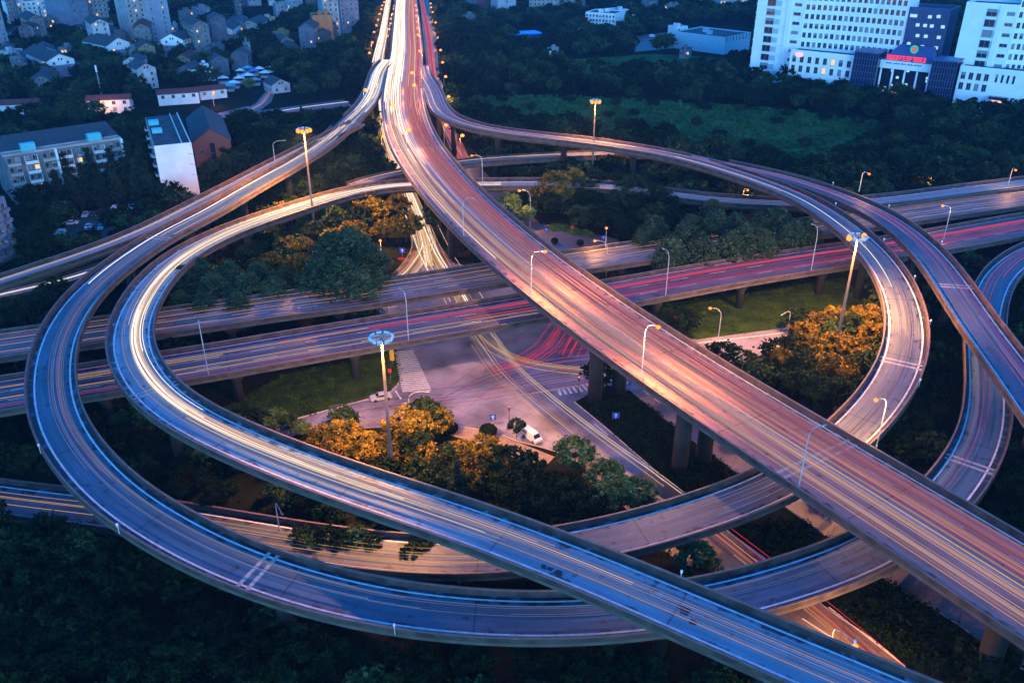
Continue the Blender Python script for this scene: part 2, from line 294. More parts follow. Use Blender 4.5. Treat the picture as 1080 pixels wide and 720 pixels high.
# ------------------------------------------------------------------ elevated roads
SIDE={'A':1,'B':1,'C':1,'K':1,'Dd':-1,'G':-1,'Rf':-1,'Rb':-1}
EXT={'A':(700,130),'B':(0,70),'C':(140,70),'Dd':(0,110),'G':(0,110),'Rf':(140,140),'Rb':(150,140),'K':(22,110)}
class Deck:
    def __init__(s,k):
        s.k=k; s.w,P=DECKS[k]; P=[np.array(p,float) for p in P]
        a,b=EXT[k]
        def ext(p,q,d):
            t=p-q; t[2]=0 if k!='K' else t[2]; t/=np.linalg.norm(t); n=max(1,int(d/20)); return [p+t*d*(i+1)/n for i in range(n)]
        if a: P=list(reversed(ext(P[0],P[2],a)))+P
        if b:
            e=ext(P[-1],P[-3],b)
            if k=='K':
                for q in e: q[2]=max(q[2],5.)
            P=P+e
        c=crv(np.array(P),10); L=np.r_[0,np.cumsum(np.linalg.norm(np.diff(c,axis=0),axis=1))]
        s.n=int(L[-1]/2.4); s.S=np.linspace(0,L[-1],s.n); s.P=np.stack([np.interp(s.S,L,c[:,i]) for i in range(3)],1)
        ker=np.ones(7)/7; q=s.P.copy()
        for i in range(3): q[3:-3,i]=np.convolve(s.P[:,i],ker,'valid')
        s.P=q
        T=np.gradient(s.P[:,:2],axis=0); T/=np.linalg.norm(T,axis=1)[:,None]; s.T=T; s.N=np.stack([T[:,1],-T[:,0]],1); s.L=L[-1]
    def at(s,st,lat,dz=0.):
        st=np.clip(st,0,s.L); p=np.array([np.interp(st,s.S,s.P[:,i]) for i in range(3)]); n=np.array([np.interp(st,s.S,s.N[:,i]) for i in range(2)])
        return np.array([p[0]+n[0]*lat,p[1]+n[1]*lat,p[2]+dz])
    def row(s,lat,dz): # polyline at lateral offset (arrays allowed)
        return np.stack([s.P[:,0]+s.N[:,0]*lat,s.P[:,1]+s.N[:,1]*lat,s.P[:,2]+dz],1)
    def stn(s,x,y,z=None):
        q=g(x,y,s.P[:,2].mean() if z is None else z); return s.S[np.hypot(s.P[:,0]-q[0],s.P[:,1]-q[1]).argmin()]
    def near(s,x,y):
        d=np.hypot(s.P[:,0]-x,s.P[:,1]-y); i=d.argmin(); return d[i],s.P[i,2]
DK={k:Deck(k) for k in DECKS}
def sweep(name,dk,prof,m,parent,closed=True,span=None,uv=False,skip=()):
    rows=[dk.row(l,z) for l,z in prof]; n=dk.n; k=len(prof); V=np.stack(rows,1).reshape(-1,3)
    keep=np.ones(n-1,bool)
    mid=(dk.S[:-1]+dk.S[1:])/2
    if span: keep&=(mid>=span[0])&(mid<=span[1])
    for a,b in skip: keep&=~((mid>a)&(mid<b))
    idx=np.nonzero(keep)[0]; F=[]; UV=[]
    kk=k if closed else k-1
    for i in idx:
        for j in range(kk):
            j2=(j+1)%k; F.append((i*k+j,i*k+j2,(i+1)*k+j2,(i+1)*k+j))
            if uv: UV+= [(prof[j][0],dk.S[i]),(prof[j2][0],dk.S[i]),(prof[j2][0],dk.S[i+1]),(prof[j][0],dk.S[i+1])]
        if closed and (i==0 or not keep[i-1]): F.append(tuple(i*k+j for j in range(k)))
        if closed and (i==n-2 or not keep[min(i+1,n-2)]): F.append(tuple((i+1)*k+j for j in reversed(range(k))))
    if not F: return None
    me=bpy.data.meshes.new(name); me.from_pydata([tuple(v) for v in V],[],F); me.materials.append(m)
    if uv:
        l=me.uv_layers.new(name='UVMap'); l.data.foreach_set('uv',np.array(UV,np.float32).ravel())
    me.update(); return link(name,me,parent)
SPEC={
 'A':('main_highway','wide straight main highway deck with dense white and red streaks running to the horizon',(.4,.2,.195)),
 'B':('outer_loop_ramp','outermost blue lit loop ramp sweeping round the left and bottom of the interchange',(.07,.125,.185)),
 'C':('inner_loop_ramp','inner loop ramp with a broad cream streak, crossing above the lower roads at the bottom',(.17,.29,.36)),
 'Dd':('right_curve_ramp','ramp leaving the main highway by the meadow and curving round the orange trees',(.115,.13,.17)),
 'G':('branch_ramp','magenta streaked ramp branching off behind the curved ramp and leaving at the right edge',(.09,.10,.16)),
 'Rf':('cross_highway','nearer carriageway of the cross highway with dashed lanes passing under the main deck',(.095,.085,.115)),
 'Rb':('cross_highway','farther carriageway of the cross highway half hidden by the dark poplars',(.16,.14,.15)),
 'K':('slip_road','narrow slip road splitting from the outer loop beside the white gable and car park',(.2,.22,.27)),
}
ROOT={}
A,B,C,D_,G_,RF,RB,K_=(DK[k] for k in ('A','B','C','Dd','G','Rf','Rb','K'))
GAP={('A',1):[(A.stn(410.5,52),A.stn(406,77))],('A',-1):[(A.stn(447,58),A.stn(445,93))],
     ('B',-1):[(-1,B.stn(407,77))],('B',1):[(B.stn(352,134),B.stn(342,146))],
     ('Dd',-1):[(D_.stn(733,164,15),D_.stn(752,171,15))],('Dd',1):[(-1,D_.stn(445,93))],
     ('G',-1):[(-1,G_.stn(770,171))],('G',1):[(-1,G_.stn(808,185))],
     ('K',-1):[(-1,K_.stn(341,147))],('K',1):[(-1,K_.stn(352,135))],}
ROADPOLY=[P_INTER,P_SOUTH,P_FRS,P_FL,P_FRN]
PIERS={'A':(34,13,2,3.2,1.5),'B':(27,9,1,0,1.15),'C':(27,15,1,0,1.15),'Dd':(27,11,1,0,1.1),'G':(27,16,1,0,1.1),'Rf':(25,8,2,3.8,.95),'Rb':(25,12,2,3.8,.95),'K':(25,14,1,0,.9)}
JOINTS={'A':[(862,487),(455,157),(428,87)],'B':[(263,603),(150,259),(1040,468)],'C':[(177,425)],'Dd':[(946,391)],'G':[(1000,300)],'Rf':[],'Rb':[],'K':[]}
for k,dk in DK.items():
    nm,lab,c=SPEC[k]; h=dk.w/2; root=empty(nm,dk.at(dk.L/2,0,0)*np.array([1,1,0]),0,lab,'road bridge'); ROOT[k]=root
    off=root.location.copy()
    def put(o):
        if o is not None: o.location=(-off[0],-off[1],0)
        return o
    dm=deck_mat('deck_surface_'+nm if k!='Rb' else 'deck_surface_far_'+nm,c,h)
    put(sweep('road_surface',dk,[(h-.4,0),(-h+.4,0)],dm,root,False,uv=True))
    put(sweep('girder',dk,[(h,-.02),(h,-.55),(h*.93,-.62),(h*.62,-.9),(h*.5,-1.9),(-h*.5,-1.9),(-h*.62,-.9),(-h*.93,-.62),(-h,-.55),(-h,-.02)],concrete,root))
    sp={}
    for sgn in (1,-1):
        a,b=h*sgn,(h-.32)*sgn
        pr=[(a,.0),(a,.88),(b+.12*sgn,.88),(b,.25),(b-.12*sgn,0.0)]
        if sgn<0: pr=pr[::-1]
        put(sweep('parapet',dk,pr,parapet_m,root,skip=GAP.get((k,sgn),())))
        pr=[(a+.05*sgn,.884),(a+.05*sgn,1.0),(b+.06*sgn,1.0),(b+.06*sgn,.884)]
        if sgn<0: pr=pr[::-1]
        put(sweep('parapet_cap',dk,pr,rail_m,root,skip=GAP.get((k,sgn),())))
        lw=.15 if k in('A','Rf','Rb') else .16; e=(h-(1.45 if sgn*SIDE[k]>0 and k in 'BC' else 1.2))*sgn
        if k in('A','Rf','Rb') and sgn: e=(h-.95)*sgn
        if not(k=='C' and sgn==0): put(sweep('edge_line',dk,[(e+lw,.006),(e-lw,.006)],paint_w,root,False,skip=GAP.get((k,sgn),())))
    if k in ('A','Rf','Rb'):
        mb=MB(); lanes={'A':(4.6,-4.6),'Rf':(-2.1,2.1),'Rb':(-2.1,2.1)}[k]
        for la in lanes:
            for s0 in np.arange(3,dk.L-7,11.5):
                q=[dk.at(s0,la-.09,.006),dk.at(s0+5,la-.09,.006),dk.at(s0+5,la+.09,.006),dk.at(s0,la+.09,.006)]; mb.quad(*q[::-1])
        if k=='A':
            for la in (.22,-.22):
                for s0 in np.arange(0,dk.L-3,2.4):
                    mb.quad(*[dk.at(a_,l_,.006) for a_,l_ in ((s0,la-.08),(s0,la+.08),(s0+2.4,la+.08),(s0+2.4,la-.08))])
        put(mb.build('lane_marking',paint_w,root))
    for x,y in JOINTS[k]:
        s0=dk.stn(x,y,dk.P[:,2].mean()); mb=MB()
        for d in (-.75,.75):
            for a_,b_ in zip(np.linspace(-h+.45,h-.45,7)[:-1],np.linspace(-h+.45,h-.45,7)[1:]):
                mb.quad(dk.at(s0+d-.3,a_,.009),dk.at(s0+d+.3,a_,.009),dk.at(s0+d+.3,b_,.009),dk.at(s0+d-.3,b_,.009))
        put(mb.build('expansion_joint',joint_m,root))
    sp_,ph,ncol,ofs,rad=PIERS[k]
    if k=='A':
        for bx,by in ((627,424),(652,416),(716,497),(741,489)):
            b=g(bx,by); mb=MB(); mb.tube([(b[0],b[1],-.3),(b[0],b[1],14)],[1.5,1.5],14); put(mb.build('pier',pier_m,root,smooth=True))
        sa,sb=dk.stn(640,420,0),dk.stn(729,493,0); sp_=abs(sb-sa); ph=(sa+sb)/2%sp_ if False else (sb-sp_*int(sb/sp_))
    for s0 in np.arange(ph,dk.L-4,sp_):
        if k=='A' and min(abs(s0-sa),abs(s0-sb))<4: continue
        p=dk.at(s0,0); px=proj((p[0],p[1],0))
        if p[1]<20 or p[1]>620 or abs(p[0])>320: continue
        bad=False
        for k2,d2 in DK.items():
            if k2==k: continue
            d,z=d2.near(p[0],p[1])
            if d<d2.w/2+ofs+rad+.8 and z<p[2]+.5: bad=True
        for la in ((ofs,-ofs) if ncol==2 else (0,)):
            b=dk.at(s0,la); pp=proj((b[0],b[1],0))
            if any(inpoly(pp[0],pp[1],Q) for Q in ROADPOLY) : bad=True
        if bad or p[2]<3: continue
        for la in ((ofs,-ofs) if ncol==2 else (0,)):
            b=dk.at(s0,la); mb=MB(); top=b[2]-1.85
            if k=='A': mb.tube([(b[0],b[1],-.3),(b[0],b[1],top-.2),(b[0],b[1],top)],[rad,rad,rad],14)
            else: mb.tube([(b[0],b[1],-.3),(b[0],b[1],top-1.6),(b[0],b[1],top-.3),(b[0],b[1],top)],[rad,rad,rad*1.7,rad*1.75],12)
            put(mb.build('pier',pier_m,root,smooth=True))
stain_m=mat('oil_stain',(.035,.045,.06),.6,0)
for x,y,s in ((573,597,.5),(580,599.5,.45),(589,604,.6),(722,644,.8),(731,655,.55)):
    mb=MB(); o=ROOT['C'].location; c0=g(x,y,15.512); mb.poly([(c0[0]-o[0]+s*random.uniform(.6,1.3)*math.cos(t),c0[1]-o[1]+s*random.uniform(.6,1.3)*math.sin(t),15.518) for t in np.linspace(0,6.28,11)[:-1]]); mb.build('oil_stain',stain_m,ROOT['C'])
for k,lat,pts in (('Dd',1,[(979,312),(957,273),(980,360),(965,412),(915,236)]),('G',1,[(1000,263),(957,221),(892,197)]),('B',1,[(52,489),(130,566),(420,668)]),('C',-1,[(735,612),(900,683)])):
    dk=DK[k]; o=ROOT[k].location
    for x,y in pts:
        st=dk.stn(x,y); sg=SIDE[k]*lat; mb=MB(); b=dk.at(st,sg*(dk.w/2+.15),0)-np.array([o[0],o[1],0]); mb.tube([b,b+np.array([0,0,1.5])],.05,5); mb.cbox(b+np.array([0,0,1.7]),.28,.2,.42); mb.build('edge_marker',white_p,ROOT[k])
# far-off lower carriageway beside the slip road, and the ramp that joins the inner loop from behind
def ground_lane(name,label,pts,w,z,c,trails=None):
    P=[g(x,y,zz) for (x,y,zz) in pts]; q=crv(P,10)
    DECKS[name]=(w,[tuple(p) for p in q[::6]]+[tuple(q[-1])]); EXT[name]=(0,0)
    dk=Deck(name); h=w/2; root=empty(name,(0,0,0),0,label,'road bridge')
    dm=deck_mat('deck_surface_'+name,c,h)
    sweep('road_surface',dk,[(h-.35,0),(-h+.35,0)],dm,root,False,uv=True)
    sweep('girder',dk,[(h,-.02),(h,-1.1),(-h,-1.1),(-h,-.02)],concrete,root)
    for sgn in (1,-1):
        a,b=h*sgn,(h-.3)*sgn; pr=[(a,0),(a,.85),(b,.85),(b,0)]
        sweep('parapet',dk,pr if sgn>0 else pr[::-1],parapet_m,root)
        e=(h-.9)*sgn; sweep('edge_line',dk,[(e+.1,.006),(e-.1,.006)],paint_w,root,False)
    for s0 in np.arange(10,dk.L-5,24):
        p=dk.at(s0,0)
        if p[2]<2.5: continue
        if any(d2.near(p[0],p[1])[0]<d2.w/2+1.5 and d2.near(p[0],p[1])[1]<p[2] for d2 in DK.values()): continue
        if any(inpoly(*proj((p[0],p[1],0)),Q) for Q in ROADPOLY): continue
        mb=MB(); mb.tube([(p[0],p[1],-.3),(p[0],p[1],p[2]-1.1)],.9,10); mb.build('pier',pier_m,root,smooth=True)
    DK[name]=dk; return dk
K2=ground_lane('lower_slip_road','low lane below the slip road ducking under the outer loop at the left edge',[(-60,326,4),(0,312,4),(45,302,4),(85,291.5,4),(125,277,4),(165,262,3.5)],7.5,4,(.24,.25,.3))
UP=ground_lane('back_ramp','thin ramp strip behind the inner loop passing below the main deck and the curved ramp',[(374,196,8.6),(400,188,8.3),(440,180,8),(490,172,8),(560,166.5,8),(640,163,8),(690,162,8)],7,8,(.22,.2,.22))

# ------------------------------------------------------------------ vehicle lights: fine luminous filaments at lamp height above each road
TM=[emis('headlight_white',(1.0,.84,.72),.42,False),emis('headlight_cream',(1.0,.68,.48),.2,False),emis('headlight_blue',(.5,.5,1.0),.09,False),
    emis('taillight_red',(1.0,.05,.12),.16,False),emis('taillight_magenta',(.7,.08,.4),.085,False),emis('headlight_gold',(1.0,.52,.14),.15,False),emis('headlight_rose',(1.0,.4,.42),.13,False),
    emis('soft_headlight',(1.0,.56,.5),.1,False),emis('soft_taillight',(.95,.27,.33),.075,False),emis('soft_bluish',(.45,.55,1.0),.06,False)]
def filaments(name,label,lines):
    V=[];F=[];MI=[]
    for P,r,mi in lines:
        P=np.asarray(P,float); n=len(P); T=np.gradient(P,axis=0); T/=np.linalg.norm(T,axis=1)[:,None]+1e-9
        Nn=np.stack([T[:,1],-T[:,0],np.zeros(n)],1); Nn/=np.linalg.norm(Nn,axis=1)[:,None]+1e-9
        base=len(V)
        for o in (Nn*r+np.array([0,0,-r*.6]),-Nn*r+np.array([0,0,-r*.6]),np.tile([0,0,r],(n,1))): V.append(P+o)
        V_=len(F)
        b0=sum(len(v) for v in V[:base]) if False else filaments.c
        i=np.arange(n-1)
        for a,b in ((0,1),(1,2),(2,0)): F.append(np.stack([b0+a*n+i,b0+b*n+i,b0+b*n+i+1,b0+a*n+i+1],1)); MI.append(np.full(n-1,mi))
        filaments.c+=3*n
    V=np.concatenate(V); F=np.concatenate(F); MI=np.concatenate(MI)
    me=bpy.data.meshes.new(name); me.vertices.add(len(V)); me.vertices.foreach_set('co',V.astype(np.float32).ravel())
    me.loops.add(4*len(F)); me.loops.foreach_set('vertex_index',F.astype(np.int32).ravel()); me.polygons.add(len(F)); me.polygons.foreach_set('loop_start',np.arange(0,4*len(F),4,dtype=np.int32))
    for m in TM: me.materials.append(m)
    me.polygons.foreach_set('material_index',MI.astype(np.int32)); me.update(calc_edges=True); me.validate()
    o=link(name,me); tag(o,label,'traffic lights streaks',None,'stuff'); filaments.c=0; return o
filaments.c=0
def deck_lines(dk,l0,l1,n,mix,r=(.03,.07),span=None,full=.45,centre=None,sd=None,z=(.45,.85)):
    out=[]; mi=list(mix.keys()); pw=np.array(list(mix.values()),float); pw/=pw.sum()
    S0,S1=span or (0,dk.L)
    for _ in range(n):
        jit=min(32.,.22*(S1-S0)); s0=S0-(abs(rng.normal(0,jit)) if S0>1 else 0); s1=S1+(rng.normal(.1*jit,jit) if S1<dk.L-1 else 0)
        lat=rng.uniform(l0,l1) if centre is None else np.clip(rng.normal(centre,sd),l0,l1)
        a,b=(s0,s1) if rng.random()<full else (lambda c,w:(max(s0,c-w),min(s1,c+w)))(rng.uniform(s0,s1),rng.uniform(.1,.35)*(s1-s0))
        m=(dk.S>=a)&(dk.S<=b)
        if m.sum()<4: continue
        ph=rng.uniform(0,6.28); la=lat+rng.uniform(.05,.28)*np.sin(dk.S/rng.uniform(35,90)+ph)
        la=np.clip(la,min(l0,l1)-.2,max(l0,l1)+.2)
        P=np.stack([dk.P[:,0]+dk.N[:,0]*la,dk.P[:,1]+dk.N[:,1]*la,dk.P[:,2]+rng.uniform(*z)],1)[m]
        out.append((P,rng.uniform(*r),int(rng.choice(mi,p=pw))))
    return out
Wh,Cr,Bl,Re,Ma,Go,Ro,So,Sr,Sb=range(10)
sA=A.stn(470,200); sA2=A.stn(440,110); sA3=A.stn(600,300)
def lanes(dk,cs,n,mix,r=(.02,.045),span=None,full=.4,sd=.5):
    return [l for c in cs for l in deck_lines(dk,c-1.5,c+1.5,n,mix,r,span,full,c,sd)]
filaments('light_streaks','white and red vehicle light streaks on the wide main highway',
  lanes(A,(2.3,5.2),20,{Wh:.05,Cr:.8,So:6,Bl:.4})+lanes(A,(2.3,5.2),12,{So:1},(.03,.08),sd=.8)+lanes(A,(2.3,5.2),9,{Wh:.5,Cr:2.4,So:4},(.025,.05),(0,sA3),.5)+lanes(A,(2.3,4.2,6.0),9,{Wh:3,Cr:3},(.04,.08),(0,sA),.5)+deck_lines(A,1.0,8.0,70,{Wh:6,Cr:2},(.08,.16),(0,sA2),.8)+
  lanes(A,(-2.5,-5.5),11,{Re:.8,Ma:.8,Ro:.6,Sr:5,So:.5})+lanes(A,(-2.5,-5.5),12,{Sr:3,So:1},(.03,.08),sd=.9)+lanes(A,(-2.5,-5.5),9,{Ro:4,Re:1.5,Ma:.6,Sr:3},(.04,.08),(0,sA),.5,.8)+deck_lines(A,-7.8,-1,52,{Ro:6,Re:1.4,Cr:1},(.09,.17),(0,sA2),.8)+
  deck_lines(A,.5,1.0,3,{Go:1},(.03,.05),full=.9)+deck_lines(A,-1.0,-.5,2,{Go:1},(.03,.04),full=.9))
bT=B.stn(200,215,14)
filaments('light_streaks','lavender and white vehicle light streaks on the outer loop ramp',
  deck_lines(B,-2.0,.6,7,{Bl:3,Sb:6,Sr:.4},(.02,.05),full=.5)+deck_lines(B,-2.4,2.0,16,{Wh:1.2,Cr:1,Bl:3},(.04,.08),(0,bT),.5)+deck_lines(B,-2.8,2.6,20,{Wh:3,Cr:2},(.08,.13),(0,B.stn(385,108,16)),.9)
  +deck_lines(B,-1.9,.6,6,{Bl:4,Sb:5,Sr:.6},(.02,.045),(bT,B.stn(250,600,11)),.7)+deck_lines(B,-1.2,.8,3,{Re:.6,Ma:2,Sb:2},(.02,.035),(B.stn(640,650,9),B.L),.6)+deck_lines(B,-1.6,1.2,9,{Ma:5,Re:1},(.025,.06),(B.stn(1030,440,7),B.L),.6))
cT=C.stn(200,260,12); cM=C.stn(250,458,15); cE=C.stn(560,570,15)
filaments('light_streaks','dense cream and white vehicle light streaks on the inner loop ramp',
  deck_lines(C,-2.6,1.8,9,{So:1,Bl:3,Sb:3},(.02,.045),full=.6)+deck_lines(C,-2.7,.6,32,{Wh:1.6,Cr:3,So:1.5},(.04,.08),(C.stn(420,190,8),cM),.5,-.9,.75)
  +deck_lines(C,-2.2,1.0,20,{Cr:1.6,So:4,Bl:1},(.03,.07),(cM,cE),.45,-.7,.8)+deck_lines(C,-2.0,.4,7,{Bl:3,So:1,Sb:2},(.025,.045),(cE,C.L),.8,-.7,.6)+deck_lines(C,-2.2,1.8,3,{Cr:2,Bl:2},(.03,.06),(0,C.stn(430,192,8)),.6))
filaments('light_streaks','magenta and blue white vehicle light streaks on the ramp round the orange trees',
  deck_lines(D_,-2.2,2.0,8,{Ma:2,Bl:4,Sb:2},(.02,.045),(0,D_.stn(700,560,6)),.4)+deck_lines(D_,-2.2,2.0,10,{Wh:.5,Bl:5,Ma:.9,Ro:1.0},(.04,.07),(0,D_.stn(820,192,15)),.6)
  +deck_lines(D_,-1.6,1.6,4,{Ma:3,Sr:1},(.02,.04),(D_.stn(900,240,15),D_.stn(890,470,10)),.6)+deck_lines(D_,-1.6,1.6,5,{Go:3,Cr:.3},(.03,.05),(D_.stn(420,582,4),D_.L),.6))
filaments('light_streaks','magenta vehicle light streaks on the branch ramp at the right',deck_lines(G_,-2.0,1.6,14,{Ma:6,Bl:1,Re:.5},(.02,.06))+deck_lines(G_,-2,1.5,5,{Wh:.6,Bl:3,Ma:1},(.04,.06),(0,G_.stn(900,207,15)),.8))
rm=RF.stn(620,312)
filaments('light_streaks','red and gold vehicle light streaks on the nearer cross highway',
  deck_lines(RF,-5.6,5.6,16,{Re:3,Ma:3,Bl:.6},(.04,.09),(rm,RF.L),.4)+deck_lines(RF,-5.6,5.6,7,{Go:3,Ma:.6},(.04,.07),(0,RF.stn(470,340)),.4)+deck_lines(RF,-5.4,5.4,6,{Bl:3,Ma:1},(.025,.045),None,.3))
filaments('light_streaks','gold and rose vehicle light streaks on the farther cross highway',deck_lines(RB,-5.5,5.5,9,{Go:1.5,Sr:3,So:2,Cr:.6},(.03,.07),None,.4)+deck_lines(RB,-5,5,4,{Cr:2,Ro:1,So:2},(.04,.07),(RB.stn(700,255),RB.L),.6))
filaments('light_streaks','white vehicle light streaks on the slip road beside the white gable',deck_lines(K_,-1.8,1.0,6,{Cr:1,Bl:4,Sb:2},(.04,.06),None,.7))
filaments('light_streaks','pale vehicle light streaks on the low lane at the left edge',deck_lines(K2,-1.4,1.2,4,{Wh:.8,Bl:3},(.04,.06),None,.8))
filaments('light_streaks','rose vehicle light streaks on the thin ramp behind the inner loop',deck_lines(UP,-1.8,1.8,4,{Ro:2,Cr:1},(.03,.06),None,.7))
def px_lines(paths,n,spread,mix,r=(.04,.07),z=.6):
    out=[]; mi=list(mix.keys()); pw=np.array(list(mix.values()),float); pw/=pw.sum()
    for _ in range(n):
        P=crv([g(x,y,z) for x,y in paths],9); T=np.gradient(P[:,:2],axis=0); T/=np.linalg.norm(T,axis=1)[:,None]; o=rng.normal(0,spread); dr=rng.normal(0,spread*.35)
        k=np.linspace(0,1,len(P)); off=o+dr*k; P=P.copy(); P[:,0]+=T[:,1]*off; P[:,1]-=T[:,0]*off; P[:,2]=z+rng.uniform(-.15,.25)
        a=rng.uniform(0,.3) if rng.random()<.5 else 0; b=rng.uniform(.7,1) if rng.random()<.5 else 1
        m=(k>=a)&(k<=b); out.append((P[m],rng.uniform(*r),int(rng.choice(mi,p=pw))))
    return out
filaments('light_streaks','gold vehicle light streaks fanning down the left frontage street into the crossroads',
  px_lines([(410,-5),(401,45),(396,75),(404,135),(418,175),(436,215),(446,250),(452,280)],34,1.4,{Wh:2.4,Cr:3,Go:1.5},(.07,.13))+px_lines([(412,-12),(404,35),(398,62),(397,85)],26,1.3,{Wh:3,Cr:2},(.1,.18))+
  px_lines([(430,200),(446,240),(448,262),(434,284),(425,292)],14,2.0,{Go:3,Cr:2,Wh:.6},(.05,.09))+px_lines([(432,205),(447,240),(459,268),(472,290),(490,320),(505,350)],26,2.0,{Go:3,Cr:2,Wh:.7},(.05,.09)))
filaments('light_streaks','gold vehicle light streaks curving through the crossroads beneath the decks',
  px_lines([(494,335),(512,360),(536,392),(572,424),(620,462),(680,506),(740,552)],11,1.6,{Go:2,Cr:3,Ro:1},(.025,.045))+
  px_lines([(490,335),(515,362),(550,380),(600,389),(660,391),(740,386)],9,1.5,{Go:3,Cr:1},(.025,.045))+
  px_lines([(600,335),(588,352),(575,368),(548,384),(520,392)],8,1.5,{Re:3},(.04,.07))+px_lines([(612,340),(600,362),(592,374)],10,2.2,{Re:3},(.04,.08))+
  px_lines([(440,440),(480,418),(530,396),(600,382),(680,376)],12,2.6,{Ma:2,Re:1,Bl:1},(.025,.045))+px_lines([(350,440),(420,428),(500,420),(590,405),(680,392)],12,2.8,{Ma:1,Bl:1,Ro:1},(.025,.04))+
  px_lines([(740,552),(790,592),(850,640),(920,700),(960,740)],8,1.6,{Go:3,Re:1.5},(.035,.06)))
filaments('light_streaks','red vehicle light streaks on the street right of the bush covered median',
  px_lines([(708,414),(758,446),(822,488),(895,540),(985,605),(1085,680)],7,1.3,{Re:2,Ma:2,Sr:2},(.04,.07))+px_lines([(445,0),(453,40),(457,75),(464,105),(474,138),(487,168)],22,1.4,{Re:4,Ro:3,Ma:1},(.09,.15)))
filaments('light_streaks','pale vehicle light streaks on the town road bending past the market',px_lines([(240,124),(272,112),(284,98),(290,88)],7,.8,{Bl:2,Ro:2,Wh:.5},(.05,.09))+px_lines([(272,122),(320,114),(368,108)],7,1.0,{Bl:3,Wh:.5},(.05,.09)))
# ------------------------------------------------------------------ street lamps and flood-light masts
def point(parent,loc,power,c=(1,.36,.09),rad=.25):
    l=bpy.data.lights.new('lamp_light','POINT'); l.energy=power*.27; l.color=c; l.shadow_soft_size=rad
    o=bpy.data.objects.new('lamp_light',l); col.objects.link(o); o.parent=parent; o.location=tuple(loc); return o
lamp_grey=mat('lamp_post_grey',(.36,.40,.46),.5,.1,2)
def street_lamp(bx,by,zb,hx,hy,label,on=1,power=2600,c=(1,.42,.1),group='street lamps of the interchange',steelm=None,arm=None):
    b=g(bx,by,zb); best=None
    for h in np.arange(6.5,13.1,.25):
        q=g(hx,hy,zb+h); d=abs(np.hypot(*(q-b)[:2])-2.0)
        if best is None or d<best[0]: best=(d,h,q)
    _,h,q=best; a=(q-b)[:2]
    L=np.hypot(*a); a=a/max(L,1e-6)*min(L,3.6)
    root=empty('street_lamp',b,0,label,'street lamp',group)
    mb=MB(); mb.tube([(0,0,0),(0,0,.5),(0,0,.55),(0,0,h*.8),(a[0]*.05,a[1]*.05,h*.9),(a[0]*.3,a[1]*.3,h*.985),(a[0]*.7,a[1]*.7,h*1.01),(a[0],a[1],h)],[.17,.17,.11,.085,.08,.065,.06,.055],7)
    mb.build('pole',steelm or lamp_grey,root)
    u=np.array([a[0],a[1],0])/np.hypot(*a); n=np.array([-u[1],u[0],0]); hd=np.array([a[0],a[1],h])
    mb=MB(); i=0
    prof=[(-.15,.07,.05),(.2,.16,.11),(.65,.17,.11),(.95,.08,.05)]
    rows=[[hd+u*s+n*w+np.array([0,0,0]),hd+u*s+n*w*.6+np.array([0,0,t]),hd+u*s-n*w*.6+np.array([0,0,t]),hd+u*s-n*w] for s,w,t in prof]
    for r0,r1 in zip(rows[:-1],rows[1:]):
        for j in range(4): mb.quad(r0[j],r0[(j+1)%4],r1[(j+1)%4],r1[j])
    mb.poly(rows[0][::-1]); mb.poly(rows[-1]); head=mb.build('lamp_head',steel,root)
    mb=MB(); bm=(bulb_o if on else mat('lamp_lens',(.6,.66,.7),.2,0))
    mb.ball(hd+u*.42+np.array([0,0,-.06]),.42 if on else .16,0,8,5,.8); mb.build('lens',bm,head,smooth=True)  # lit lens oversized, the lamp's glow is put into its size
    if on: point(root,hd+u*.45+np.array([0,0,-.5]),power,c)
    return root
